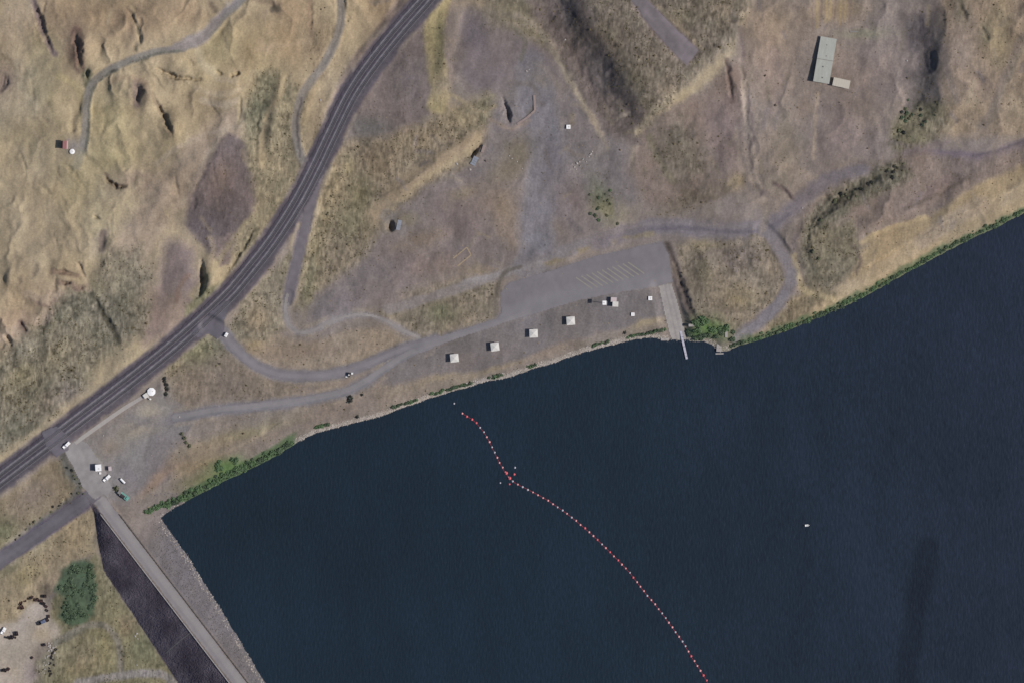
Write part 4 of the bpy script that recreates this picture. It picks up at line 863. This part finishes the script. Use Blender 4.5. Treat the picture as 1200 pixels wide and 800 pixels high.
part('pipe', cyl(B(), 0, 0, .5, .35, 3.4, 8, axis='X'), M_roofw, t); part('valve', bx(B(), .9, 0, .1, .8, .9, 1.1), M_white, t)

# --- vehicles
def wheels(t, xs_, w_, r_):
    for x in xs_:
        for j in (-1, 1):
            wl = part('wheel', cyl(B(), x, j*w_, r_, r_, .24, 10, axis='Y'), M_tyre, t); part('rim', cyl(B(), x, j*(w_+.03), r_, r_*.55, .24, 8, axis='Y'), M_white, wl)
def pickup(lab, px, py, ang, body, L=5.2, bedm=None, dz=.1):
    t = thing('pickup_truck', lab, 'pickup truck', px, py, ang, dz=dz)
    bm = B(); bx(bm, L*.31, 0, .45, L*.38, 1.85, .6, tx=.96, ty=.94); part('bonnet', bm, body, t, bev=.05)
    c = part('cab', bx(B(), 0.02*L, 0, .45, L*.32, 1.88, 1.3, tx=.7, ty=.84), body, t, bev=.05)
    part('windscreen', bx(B(), L*.165, 0, 1.1, .08, 1.5, .5, ry=-.6), M_glass, t); part('rear_window', bx(B(), -L*.115, 0, 1.15, .06, 1.4, .45, ry=.5), M_glass, t)
    bm = B(); bx(bm, -L*.32, 0, .45, L*.36, 1.85, .15); bx(bm, -L*.32, .88, .6, L*.36, .09, .45); bx(bm, -L*.32, -.88, .6, L*.36, .09, .45); bx(bm, -L*.495, 0, .6, .08, 1.7, .45)
    part('truck_bed', bm, bedm or body, t)
    for j in (-1, 1): part('headlight', bx(B(), L*.5, j*.65, .7, .05, .3, .18), M_bright, t)
    wheels(t, (-L*.31, L*.31), .85, .37); return t
pickup('white pickup truck driving over the western rail crossing', 78.3, 521.2, axis_ang(75, 524, 82, 517.5), M_bright, 4.9, dz=.35)
pickup('white pickup truck parked nose-down beside the yard sheds above the dam', 125.3, 560, axis_ang(121.5, 563.5, 129, 556.5), M_bright, 4.9)
def van(lab, px, py, ang, m, L=3.4, Wd=1.9, h=2.0, name='small_van', cat='van', dz=.1):
    t = thing(name, lab, cat, px, py, ang, dz=dz)
    part('body', bx(B(), 0, 0, .4, L, Wd, h-.4, tx=.9, ty=.88), m, t, bev=.08); part('windscreen', bx(B(), L*.47, 0, h*.55, .08, Wd*.75, .5, ry=-.25), M_glass, t)
    part('roof_hatch', bx(B(), -.2, 0, h-.02, .8, .8, .06), M_roofw, t); wheels(t, (-L*.3, L*.3), Wd*.45, .33); return t
van('small white van stopped on the paved turn below the rail crossing', 265.2, 392.4, 60, M_bright, 2.7, 1.7, 1.6)
van('small dark off-road vehicle on the verge between the two lake roads', 408.9, 438.6, 80, M_dark, 2.6, 1.5, 1.4, 'off_road_vehicle', 'vehicle')
util_box('tiny pale box just right of the dark off-road vehicle', 412.6, 437.2, 1.1, h=.4)
util_box('tiny pale box just left of the dark off-road vehicle', 406, 440.6, 1.1, h=.4)
t = thing('site_cabin', 'boxy bright white site cabin with a dark shadow in the yard above the dam', 'cabin', 115.5, 547.6, 4)
part('wall', bx(B(), 0, 0, -.1, 3.2, 3.6, 3.3), M_white, t); part('roof', bx(B(), 0, 0, 3.2, 3.5, 3.9, .15), M_bright, t); part('door', bx(B(), 1.62, .5, .1, .06, .9, 2), M_wallg, t); part('window', bx(B(), 1.62, -.9, 1.1, .06, .9, .8), M_glass, t)
part('roof_vent', bx(B(), .4, -.6, 3.35, .6, .6, .25), M_roofw, t)
t = thing('storage_shed', 'little pale shed right of the boxy white cabin in the yard', 'shed', 129, 548.6, 5)
part('wall', bx(B(), 0, 0, -.1, 1.6, 2.2, 2.2), M_wallg, t); part('roof', bx(B(), 0, 0, 2.1, 1.8, 2.5, .12), M_pinkr, t)
util_box('very small white box below the boxy site cabin', 117.4, 554, 1.2, h=.6)
t = thing('flatbed_trailer', 'slim white tank trailer parked alone on the yard gravel', 'trailer', 143.8, 563.2, axis_ang(140.5, 560, 147.2, 566.8))
part('tank', cyl(B(), 0, 0, 1.0, .62, 3.6, 10, axis='X'), M_bright, t); part('chassis', bx(B(), .2, 0, .4, 4.2, .9, .15), M_post, t); wheels(t, (-.9, -.1), .6, .35)
t = thing('flatbed_truck', 'green-edged flatbed truck with a dark load at the yard edge nearest the lake', 'truck', 144.3, 580.3, axis_ang(138, 575.5, 151.5, 585.5), dz=.1)
part('cab', bx(B(), -3.0, .2, .5, 1.9, 2.1, 1.5, tx=.85, ty=.9), M_wallg, t, bev=.06); part('windscreen', bx(B(), -3.95, .2, 1.2, .08, 1.6, .6, ry=.3), M_glass, t)
part('deck', bx(B(), .9, 0, .75, 5.8, 2.5, .15), M_teal, t); part('side_rail', bx(B(), .9, 1.15, .9, 5.8, .5, .12), M_teal, t)
part('headboard', bx(B(), -1.9, 0, .9, .12, 2.4, 1.1), M_roofw, t); part('load', bx(B(), -.2, -.4, .9, 3.0, 1.6, .9, tx=.85, ty=.8), M_black, t); part('load', bx(B(), 2.7, .1, .9, 1.3, 1.5, .45, tx=.8), M_teal, t)
wheels(t, (-2.9, 1.2, 2.4), 1.05, .45)

# --- rough blocks: boulders, broken slabs
def rock_bm(sx, sy, sz, seed):
    r_ = random.Random(seed); bm = B(); bmesh.ops.create_icosphere(bm, subdivisions=1, radius=1)
    for v in bm.verts:
        k = r_.uniform(.75, 1.2); v.co = Vector((v.co.x*sx*k, v.co.y*sy*k, v.co.z*sz*k))
    return bm
ROCKS = []
for i in range(4):
    me = bpy.data.meshes.new('boulder'); bm = rock_bm(1, .8, .6, i); bm.to_mesh(me); bm.free(); me.materials.append(M_stone); ROCKS.append(me)
def rock(px, py, s_, lab, group, m=None, name='boulder', cat='boulder'):
    o = bpy.data.objects.new(name, ROCKS[rnd.randrange(4)]); COL.objects.link(o); o.location = P3(px, py, s_*.15); o.scale = (s_, s_, s_); o.rotation_euler = (0, 0, rnd.uniform(0, 6.28))
    o['label'] = lab; o['category'] = cat; o['group'] = group; return o
for x, y, s_ in [(676,192,.9),(673,196,.7),(679,190,.6),(675,199,.5),(683,187,.6),(690,184,.5),(692,181,.9),(694,178,.6),(687,190,.5),(670,193,.5),(680,195,.4)]:
    rock(x, y, s_, 'pale boulder in the broken line of stones across the grey terrace', 'pale stones on the terrace')
for x, y, s_ in [(535.4,192.5,.9),(551,199,.8)]: rock(x, y, s_, 'white boulder at the foot of the shadowed cut in the grassy bank' if x < 540 else 'pale boulder below the broken slabs in the grassy bank', 'white stones by the cut')
for x, y, s_ in [(600,186,.6),(606,190,.5),(597,183,.5),(612,198,.5),(617,84,.8),(620,82,.5),(662,47,.7),(1062,72,.7),(940,244,.6),(27,784,.5),(159,743,.8),(157,746,.7),(160,749,.6),(159,780,.6),(210,488,.7),(121,510,.5),(376,118,.8)]:
    rock(x, y, s_, 'single pale stone '+('below the diagonal cut' if 590 < x < 615 and y > 150 else 'at the top of the grey terrace' if y < 90 and x < 700 else 'beside the dark gully' if x > 1000 else 'by the track junction' if x > 900 else 'in the farm yard corner' if x < 40 else 'on the green slope below the dam' if y > 700 else 'near the yard' if y > 400 else 'beside the railway'), 'scattered pale stones')
def slab(lab, px, py, ang, L, Wd, h, m, name='concrete_slab', n=1, tilt=.0):
    t = thing(name, lab, 'concrete slab', px, py, ang)
    for i in range(n):
        o = part('slab_piece', bx(B(), (i-(n-1)/2)*L/n, rnd.uniform(-.1, .1), rnd.uniform(-.1, .05), L/n-.12, Wd*rnd.uniform(.9, 1), h), m, t); o.rotation_euler = (tilt, 0, rnd.uniform(-.03, .03))
    return t
M_bslab = mat('blue_grey_concrete', (134,138,146), rough=.9, var=.15, scale=1)
slab('blue-grey concrete slab beside the square shadowed pit', 467.4, 264, 78, 6, 2.6, .45, M_bslab, n=2)
slab('broken grey-blue concrete slabs below the diagonal cut in the bank', 556, 189, 62, 5.5, 3.2, .5, M_bslab, n=4)
slab('short pale concrete ledge at the upper end of the diagonal cut', 566.5, 175, 70, 4.5, 1.6, .6, M_pinkc, n=1)
slab('square concrete pad at the water edge right of the boat ramp', 843, 407.5, 88, 4.4, 3.2, .5, M_conc2, 'concrete_pad', 2)
slab('thin pale concrete sill along the water in front of the square pad', 843.5, 414.2, 0, 4.8, .8, .7, M_conc2, 'concrete_sill', 1)
slab('pale concrete block on the shore left of the boat ramp', 779.5, 397.5, 0, 5, 1.4, .5, M_conc2, 'concrete_block', 2)
slab('pale concrete block among the green bushes right of the ramp', 812, 381, 0, 5, 1.6, .4, M_conc2, 'concrete_block', 2)
slab('upright pale kerb block at the foot of the purple beach track', 851.5, 391, 90, 4.5, 1.6, .4, M_conc2, 'concrete_block', 1)
def wall_run(lab, pts, wd, h, m, name='ruined_wall'):
    t = thing(name, lab, 'wall', *pts[0]); o0 = t.location.copy()
    for a, b in zip(pts[:-1], pts[1:]):
        L = math.hypot(b[0]-a[0], b[1]-a[1])*M_PX; k = max(1, round(L/3.2)); an = math.atan2(-(b[1]-a[1]), b[0]-a[0])
        for i in range(k):
            f = (i+.5)/k; p = P3(a[0]+(b[0]-a[0])*f, a[1]+(b[1]-a[1])*f)-o0
            part('wall_section', bx(B(), p.x, p.y, p.z-.5, L/k-.06, wd*rnd.uniform(.85, 1.1), h+.5-rnd.uniform(0, .3), rz=an), m, t)
    return t
wall_run('pinkish ruined foundation wall bending round the sunken lot on the terrace', [(626,112),(627,130),(618,138),(606,146)], 1.3, .7, M_pinkc)
wall_run('pale rectangular foundation outline on the brown slope above the loop track', [(531,303),(547,290),(552,299),(536,312)], .8, .35, M_stone and mat('sandy_foundation', (152,136,114), var=.12), 'foundation_outline')
t = thing('drain_gutter', 'thin pale concrete gutter running down the dark rockfill face', 'gutter', 0, 0, z=0); t.location = (0, 0, 0)
for q0, q1 in (((193,766),(201,759)),((201,759),(211,750)),((211,750),(223,741))): part('gutter_section', strip_bm(np.linspace(q0, q1, 8), .55, .35, -.1), M_wallg, t)
slab('thin grey sunken culvert head beside the end of the old runway', 1000, 38, 0, 5, .9, .3, M_wallg, 'culvert_head')

# --- concrete path by the railway, parking lines, guard rail
s_ = spl([(88,519),(110,503),(140,482),(168,464)]); 
ob = part('footpath', strip_bm(s_, 2.3, .12, .06), M_conc2, None); ob['kind'] = 'structure'
for i in range(11):
    a = np.array([675+i*6.1, 325.2-i*1.78]); b = a+np.array([19, 13.3]); 
    ob = part('parking_line', strip_bm(np.linspace(a, b, 12), .75, .012, .10), M_paint, None); ob['kind'] = 'structure'
t = thing('guard_rail', 'dark guard rail along the lake edge of the dam crest road', 'guard rail', 0, 0, z=0); t.location = (0, 0, 0)
q = np.array([C0+CD*v+CN*9.6 for v in np.arange(10, 300, 4)]); part('beam', strip_bm(q, .22, .3, .6), M_post, t)
bm = B()
for p in q:
    w_ = P3(*p); bx(bm, w_.x, w_.y, w_.z-.2, .14, .14, 1.0)
o = part('posts', bm, M_post, t); o['kind'] = 'stuff'
t = thing('kerb_wall', 'low pale concrete kerb along the downstream edge of the dam crest', 'kerb', 0, 0, z=0); t.location = (0, 0, 0)
for v in range(-4, 292, 20):
    q = np.array([C0+CD*k+CN*-8.6 for k in np.linspace(v, v+19.6, 6)]); part('kerb_section', strip_bm(q, .5, .35, -.05), M_conc2, t)

# --- dock and boat
t = thing('floating_dock', 'narrow pale floating dock reaching into the lake beside the boat ramp', 'dock', 801, 402, axis_ang(797.5, 387, 805.6, 423), z=.3)
for i in range(5):
    o = part('deck_section', bx(B(), -7.2+i*3.7, 0, .25, 3.6, 1.25, .12), M_dock, t)
    for j in (-1, 1): part('float', cyl(B(), -7.2+i*3.7, j*.4, 0, .26, 3.2, 8, axis='X'), M_dark, o)
for i in range(3): part('piling', cyl(B(), -3.4+i*5.6, .75, -3, .12, 4.2, 8), M_post, t)
t = thing('small_boat', 'lone small white boat out on the open lake', 'boat', 946.3, 615.4, 5, z=0)
bm = B(); pr = [(-1.25,.5),(-1.2,.55),(.3,.58),(.9,.38),(1.35,0)]; top = [(x, y) for x, y in pr]+[(x, -y) for x, y in pr[-2::-1]]
vt = [bm.verts.new((x, y, .55)) for x, y in top]; vb = [bm.verts.new((x*.85, y*.6, -.15)) for x, y in top]; vi = [bm.verts.new((x*.86, y*.78, .53)) for x, y in top]; vf = [bm.verts.new((x*.8, y*.7, .2)) for x, y in top]
n = len(top)
for i in range(n):
    j = (i+1) % n; bm.faces.new((vb[i], vb[j], vt[j], vt[i])); bm.faces.new((vt[i], vt[j], vi[j], vi[i])); bm.faces.new((vi[i], vi[j], vf[j], vf[i]))
bm.faces.new(vb[::-1]); bm.faces.new(vf)
bmesh.ops.recalc_face_normals(bm, faces=bm.faces[:]); part('hull', bm, M_bright, t)
part('seat', bx(B(), -.3, 0, .35, .35, .85, .08), M_white, t); part('seat', bx(B(), .45, 0, .35, .3, .7, .08), M_white, t); part('outboard_motor', bx(B(), -1.4, 0, .2, .35, .3, .7), M_dark, t)

# --- buoy line
LINE = spl([(540.5,483.5),(547,487.5),(556.5,494),(566,505),(572.5,515.5),(579,529),(584.5,540),(590,550),(594,556),(598,561),(606,567),(620,574),(640,585),(662,600),(685,618.5),(705,637),(722,654),(738,671),(755,693),(770,711),(785,731),(800,752),(812,772),(822,787),(831,803),(840,822)], 1)
L0 = np.concatenate([[0], np.cumsum(np.hypot(*np.diff(LINE, axis=0).T))])
part('float_line', strip_bm(LINE, .24, .2, 0, M=-.08), M_rope, None)
o = bpy.data.objects['float_line']; o['label'] = 'thin red floating line that strings the buoys across the lake'; o['category'] = 'float line'
def buoy_mesh(r_, m):
    bm = B(); bmesh.ops.create_uvsphere(bm, u_segments=10, v_segments=6, radius=r_)
    for v in bm.verts: v.co.z = v.co.z*.75+.1
    cyl(bm, 0, 0, r_*.7, r_*.22, r_*.4, 6); me = bpy.data.meshes.new('buoy'); bm.to_mesh(me); bm.free(); me.materials.append(m); return me
BM = [buoy_mesh(.62, M_buoy), buoy_mesh(.62, M_buoyg), buoy_mesh(.72, M_redb)]
def buoy(x, y, k, lab, grp='buoys on the curved line', s_=1):
    o = bpy.data.objects.new('buoy', BM[k]); COL.objects.link(o); o.location = (float(wx(x)), float(wy(y)), 0); o.scale = (s_,)*3; o['label'] = lab; o['category'] = 'buoy'; o['group'] = grp
for s__ in np.arange(1, L0[-1], 6.75):
    x, y = np.interp(s__, L0, LINE[:, 0]), np.interp(s__, L0, LINE[:, 1])
    k = rnd.choices([0, 1, 2], [6, 3, 2])[0]
    if y > 790: k = 2
    seg = 'shore end of the line, above the red cluster' if y < 552 else 'part of the line just below the red cluster' if y < 640 else 'lower part of the line heading out of view'
    buoy(x+rnd.uniform(-.3, .3), y+rnd.uniform(-.3, .3), k, '%s buoy on the %s' % (('faded pink', 'greyish white', 'red')[k], seg), s_=rnd.uniform(.85, 1.1))
buoy(593.3, 554, 2, 'bright red buoy at the upper left of the knot in the line', s_=1.3); buoy(597.2, 560, 2, 'bright red buoy in the middle of the knot in the line', s_=1.3)
buoy(602.6, 555.4, 2, 'red buoy floating just right of the knot in the line'); buoy(597, 567, 2, 'small red buoy just below the knot in the line', s_=.8)
buoy(603.4, 547.6, 1, 'loose grey buoy above right of the red knot', s_=1); buoy(586.2, 565.5, 1, 'loose grey buoy left of the red knot', s_=.8); buoy(532, 472.5, 1, 'loose grey buoy near the shore bushes above the line', s_=.9)


# --- scrap yard in the lower left
def bin_mesh(m, L=2.3, Wd=1.8, h=1.3):
    bm = B(); bx(bm, 0, 0, 0, L, Wd, .12)
    for j in (-1, 1): bx(bm, 0, j*Wd/2, 0, L, .12, h); bx(bm, j*L/2, 0, 0, .12, Wd, h)
    for i in range(4): bx(bm, rnd.uniform(-.6, .6), rnd.uniform(-.4, .4), .15, rnd.uniform(.5, 1.2), rnd.uniform(.3, .7), rnd.uniform(.3, 1.3), rz=rnd.uniform(0, 3))
    me = bpy.data.meshes.new('scrap_bin'); bm.to_mesh(me); bm.free(); me.materials.append(m); return me
SB = [bin_mesh(M_rust), bin_mesh(M_black), bin_mesh(M_rust, 2.8, 1.6)]
def scrap(x, y, an, k, lab, grp, s_=1.0):
    x += rnd.gauss(0, .7); y += rnd.gauss(0, .7); an += rnd.uniform(-40, 40); s_ *= rnd.uniform(.6, 1.0)
    o = bpy.data.objects.new('scrap_bin', SB[k]); COL.objects.link(o); o.location = P3(x, y, -.1); o.rotation_euler = (0, 0, math.radians(an)); o.scale = (s_,)*3; o['label'] = lab; o['category'] = 'scrap bin'; o['group'] = grp
for x, y, an, k in [(21,712,60,0),(23.5,707,50,2),(28,703,25,0),(32.5,701,15,1),(36,698.5,40,0),(25,713,80,0)]: scrap(x, y, an, k, 'rusty scrap-filled bin in the left arc of the yard below the dam', 'scrap bins in the left arc')
for x, y, an, k in [(43,703,-20,0),(46.5,704,-30,0),(50,707,-45,1),(53,711,-60,0),(54.6,716,-80,1),(55,721,90,0),(54.5,726,80,1),(52,729,60,0)]: scrap(x, y, an, k, 'dark scrap-filled bin in the curved right arc of the yard', 'scrap bins in the right arc')
for x, y, an, k, lab in [(50.3,697.5,0,1,'single dark bin standing off above the right arc of scrap'),(36.5,771.5,80,0,'single rusty bin beside the pale debris heap'),(51.5,755.5,30,1,'black bin at the top of the pale debris heap')]: scrap(x, y, an, k, lab, 'lone scrap bins')
pickup('blue-grey pickup with dark bed parked at the open end of the scrap arc', 47.5, 729.5, 25, M_blue, 4.8, M_dark)
for i in range(6): scrap(6+i*2.3, 747+math.sin(i)*1.2-(i == 5), rnd.uniform(0, 180), 1, 'black bin in the dense dark clump left of the pale yard', 'dark bins left of the pale yard', 1.05)
pickup('small white pickup at the picture edge beside the dark scrap clump', 2.5, 739.5, 60, M_bright, 4.2)
for i in range(3): scrap(2+i*3.2, 786-i*.8, 30+i*20, 1 if i < 2 else 0, 'dark bin near the bottom left corner of the yard', 'dark bins in the bottom left corner', .9)
for i in range(46):
    f = i/45; cx = np.interp(f, [0, .35, .6, 1], [58, 60, 55, 49]); cy = np.interp(f, [0, .35, .6, 1], [755, 762, 771, 790])
    rock(cx+rnd.gauss(0, 2.4), cy+rnd.gauss(0, 1.6), rnd.uniform(.35, .85) if f < .6 else rnd.uniform(.25, .6), 'broken white chunk in the debris heap right of the pale yard', 'white chunks in the debris heap', name='debris_chunk', cat='debris')
for i in range(14): scrap(61+rnd.uniform(-2, 4)-i*.4, 762+i*2.4, rnd.uniform(0, 180), 1, 'blackened bin piled along the debris heap', 'black bins along the debris heap', .6)

# --- green bushes
def bush_mesh(seed, base, sq=.75):
    r_ = np.random.RandomState(seed); n = 110; v = r_.normal(size=(n, 3)); v /= np.linalg.norm(v, axis=1)[:, None]; v[:, 2] = np.abs(v[:, 2])
    lump = 1+.28*np.sin(v[:, 0]*4+seed)*np.cos(v[:, 1]*5-seed); p = v*(r_.uniform(.55, 1.02, n)*lump)[:, None]*[1, 1, sq]; p[:, 2] += .12
    a = r_.normal(size=(n, 3)); a[:, 2] *= .5; a /= np.linalg.norm(a, axis=1)[:, None]; b = np.cross(a, v+r_.normal(size=(n, 3))*.4); b /= np.linalg.norm(b, axis=1)[:, None]
    s_ = r_.uniform(.13, .26, n)[:, None]; q = np.stack([p-a*s_-b*s_*.6, p+a*s_-b*s_*.6, p+a*s_+b*s_*.6, p-a*s_+b*s_*.6], 1)
    V_ = [q.reshape(-1, 3)]; c = np.array(base)+r_.uniform(-1, 1, (n, 1))*np.array([12, 15, 9]); Cc = [np.repeat(c, 4, 0)]
    bm = B(); bmesh.ops.create_icosphere(bm, subdivisions=2, radius=.72); bm.verts.ensure_lookup_table()
    cv = np.array([w_.co[:] for w_ in bm.verts]); cv *= (1+.2*np.sin(cv[:, :1]*5+seed)*np.cos(cv[:, 1:2]*6)); cv[:, 2] = cv[:, 2]*sq+.05
    F = [tuple(range(i*4, i*4+4)) for i in range(n)]+[tuple(w_.index+n*4 for w_ in f.verts) for f in bm.faces]; bm.free()
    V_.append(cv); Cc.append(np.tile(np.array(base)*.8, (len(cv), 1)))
    me = bpy.data.meshes.new('bush'); me.from_pydata(np.concatenate(V_).tolist(), [], F); cc = lin(np.concatenate(Cc))
    at_ = me.color_attributes.new('tint', 'FLOAT_COLOR', 'POINT'); at_.data.foreach_set('color', np.c_[cc, np.ones(len(cc))].astype(np.float32).ravel()); me.materials.append(M_leaf); return me
M_leaf = mat('green_leaves', attr=True, rough=.8, var=.2, scale=1.5, spec=.2)
G_DARK = [bush_mesh(i, (80,94,74), .5) for i in range(4)]; G_MID = [bush_mesh(10+i, (90,112,80), .55) for i in range(4)]; G_THK = [bush_mesh(40+i, (88,104,82), .3) for i in range(4)]; G_DRY = [bush_mesh(20+i, (106,108,84)) for i in range(3)]; G_BLK = [bush_mesh(30+i, (60,62,58)) for i in range(2)]
def bush(px, py, r_, kind, lab, grp, name='shrub', sx=1.0):
    o = bpy.data.objects.new(name, rnd.choice(kind)); COL.objects.link(o); p = P3(px, py); p.z = (max(p.z, .1) if abs(sdat(px, py)) < 12 else p.z)-.05; o.location = p
    o.scale = (r_*rnd.uniform(.9, 1.1)*sx, r_*rnd.uniform(.9, 1.1), r_*rnd.uniform(.8, 1.0)); o.rotation_euler = (0, 0, rnd.uniform(0, 6.28) if sx == 1 else 0)
    wl = where(px, py); lab = (('large ' if r_ > 1.62 else 'small ' if r_ < 1.15 else 'mid-sized ') if lab.split()[0] in ('green', 'leafy', 'dull', 'bright') else '')+lab; o['label'] = lab+wl if len((lab+wl).split()) <= 15 else lab; o['category'] = 'shrub'; o['group'] = grp
MARK = [(870,395,'near the purple beach track'),(935,372,'below the pale track fork'),(1010,345,'below the tan sand bluff'),(1075,312,'midway up the beach'),(1130,284,'by the widest sand'),(1185,258,'at the right picture edge'),
        (185,598,'at the dam corner'),(225,578,'a little right of the dam corner'),(262,560,'below the bright green patch'),(300,543,'past the bright patch'),(335,527,'at the hedge\'s right end'),
        (82,670,'in its upper left'),(103,668,'in its upper right'),(75,700,'in its left middle'),(100,700,'in its right middle'),(80,726,'in its lower left'),(100,722,'in its lower right'),
        (815,392,'close to the ramp'),(835,380,'in the middle'),(852,394,'close to the square pad')]
def where(px, py):
    m_ = min(MARK, key=lambda q: (q[0]-px)**2+(q[1]-py)**2); return ', '+m_[2] if (m_[0]-px)**2+(m_[1]-py)**2 < 45**2 and (px > 805 or px < 350) and not (720 < px < 806) and (px > 805 and 240 < py < 420 and abs(sdat(px, py)) < 22 or px < 350 and py > 505 and abs(sdat(px, py)) < 14 or px < 116 and py > 650) else ''
def sdat(px, py): return float(hsamp(px, py, sdW))
def along(pts, step, off, jit, rr, kinds, lab, grp, prob=1):
    P = spl(pts, 1); s0 = np.concatenate([[0], np.cumsum(np.hypot(*np.diff(P, axis=0).T))]); T = np.gradient(P, axis=0); T /= np.linalg.norm(T, axis=1)[:, None]
    for s_ in np.arange(0, s0[-1], step):
        if rnd.random() > prob: continue
        i = int(np.searchsorted(s0, s_)); i = min(i, len(P)-1); q = P[i]+np.array([T[i][1], -T[i][0]])*(off+rnd.uniform(-jit, jit))
        bush(q[0], q[1], rnd.uniform(*rr), rnd.choice(kinds), lab, grp)
RSH = [(858,408),(868,404),(890,398),(915,390),(950,376),(985,361),(1010,349),(1050,327),(1083,309),(1110,294),(1140,279),(1170,265),(1203,249)]
along(RSH, 4.3, 2.6, 1.2, (.8, 1.9), [G_DARK, G_MID, G_MID], 'green willow bush in the waterline hedge', 'willow hedge along the right-hand beach')
along(RSH, 7.5, 5.6, 1.8, (.6, 1.4), [G_MID, G_DARK], 'green willow bush on the beach side of the hedge', 'willow hedge along the right-hand beach', .8)
LSH = [(172,603),(190,595),(205,592),(228,580),(262,563),(300,545),(330,529),(345,520)]
along(LSH, 4.4, 3.5, .8, (1.5, 2.3), [G_DARK, G_MID, G_MID], 'green bush in the waterline hedge', 'green hedge beside the dam corner')
along(LSH[1:], 8, 7.5, 1.5, (1.0, 1.7), [G_MID, G_DARK], 'lighter green bush on the landward side of the hedge', 'green hedge beside the dam corner', .8)
for i in range(14): bush(rnd.uniform(254, 288), rnd.gauss(545, 4.5), rnd.uniform(1.2, 1.8), G_MID, 'bright green bush in the low green patch', 'green patch above the dam-corner hedge')
for a, b, n, lab in [((368,503),(386,497),5,'dark bush in the small clump at the shore below the lower road'),((458,479),(490,470),9,'green bush in the shoreline clump left of the first shelter'),((505,463),(553,450),15,'green bush in the long shoreline clump below the first shelter'),
                     ((572,445),(590,440),5,'small green bush in the shoreline clump below the second shelter'),((616,431),(629,428),4,'dark green bush in the shoreline clump below the third shelter'),((694,406),(714,401),6,'dark bush at the waterline below the fourth shelter'),((735,397),(780,387),14,'green bush in the shoreline clump just left of the boat ramp')]:
    for i in range(n):
        f = (i+.5)/n; bush(a[0]+(b[0]-a[0])*f+rnd.uniform(-1, 1), a[1]+(b[1]-a[1])*f-1.5+rnd.uniform(-1.3, 1), rnd.uniform(1.0, 1.7), rnd.choice([G_DARK, G_DARK, G_MID]), lab, lab.split(' in ')[0]+'es'+lab[lab.find(' at ' if ' at ' in lab else ' in '):][:40] if False else 'shore bushes between the dam and the ramp')
for i in range(34):
    x = rnd.uniform(806, 862); y = rnd.uniform(372, 398); c_ = 373+abs(x-826)*.3
    if y < c_ or y > 398: continue
    bush(x, y, rnd.uniform(1.3, 2.2), G_DARK if y > 388 else G_MID, 'dark green bush by the water right of the ramp' if y > 388 else 'bright green bush on the bank right of the ramp', 'green bushes right of the boat ramp')
TH = [(73,668),(84,660),(100,656),(110,662),(112,690),(108,722),(96,733),(80,732),(69,722),(76,700),(66,692)]
k = 0
while k < 48:
    x, y = rnd.uniform(62, 114), rnd.uniform(656, 736)
    if poly_sd(np.array([[x]]), np.array([[y]]), TH)[0, 0] < 1: continue
    k += 1; bush(x, y, rnd.uniform(1.2, 2.0), G_THK, 'leafy green tree in the thicket above the scrap yard', 'trees of the green thicket below the dam', 'thicket_tree')
for i in range(16): bush(rnd.gauss(703, 8)+i*.3, 226+i*2.4+rnd.uniform(-3, 3), rnd.uniform(.6, 1.2), rnd.choice([G_MID, G_DRY, G_DARK]), 'small green shrub in the line of shrubs above the parking lot', 'green shrubs above the parking lot')
for i in range(16): bush(rnd.uniform(1053, 1090), rnd.gauss(140, 9), rnd.uniform(.8, 1.4), rnd.choice([G_DRY, G_DARK, G_BLK]), 'dull green shrub in the scrub below the curved dark gully', 'shrubs below the curved gully')
for i in range(26):
    f = rnd.random(); _q = i; bush(np.interp(f, [0, .4, 1], [948, 975, 1062])+rnd.gauss(0, 4), np.interp(f, [0, .4, 1], [300, 238, 194])+rnd.gauss(0, 4), rnd.uniform(.7, 1.3), G_BLK if _q > 12 else G_DRY, ('dark' if _q > 12 else 'dull')+' scrub bush '+('at the foot' if f < .3 else 'at the bend' if f < .55 else 'along the upper arm')+' of the curved ridge', 'scrub bushes on the curved ridge')
bush(410, 467.8, 2.0, G_BLK, 'large dark bush standing alone below the lower road', 'lone dark bushes by the lower road'); bush(410.3, 465, 1.5, G_BLK, 'dark bush touching the upper side of the large lone bush', 'lone dark bushes by the lower road')
bush(424, 462, 1.1, G_BLK, 'small dark bush right of the large lone dark bush', 'lone dark bushes by the lower road'); bush(418.5, 488, 1.2, G_BLK, 'small dark bush near the waterline below the lone dark bush', 'lone dark bushes by the lower road')
bush(732, 389.5, 1.1, G_BLK, 'single dark bush on the shore grass below the small white box', 'lone shore bushes')
for x, y in [(218,518),(222,522),(213,508),(216,513)]: bush(x, y, 1.1, G_DRY, 'dull bush in the short diagonal line right of the yard', 'bushes in a short diagonal line')
for i in range(11): bush(np.interp(i, [0, 10], [75, 95])+rnd.gauss(0, 2.5), np.interp(i, [0, 10], [538, 574])+rnd.gauss(0, 2.5), rnd.uniform(.4,.9), rnd.choice([G_BLK, G_DRY]), 'dark bush in the ditch left of the concrete apron', 'dark ditch bushes')
for i in range(16): f = rnd.random(); bush(92-f*85+rnd.gauss(0, 2), 575+f*62+rnd.gauss(0, 2.5), rnd.uniform(.35, .9), rnd.choice([G_BLK, G_DRY]), 'dull bush in the ditch above the west road', 'dark ditch bushes')
bush(136.3, 572, 1.6, [G_DRY[0]], 'olive brown bush between the white tank trailer and the flatbed truck', 'yard bushes')
for x, y in [(193,446),(195,450),(195.5,455),(193,443),(194,461)]: bush(x, y, 1.3, G_BLK, 'dark bush in the crescent right of the large white tank', 'dark bushes beside the white tank')
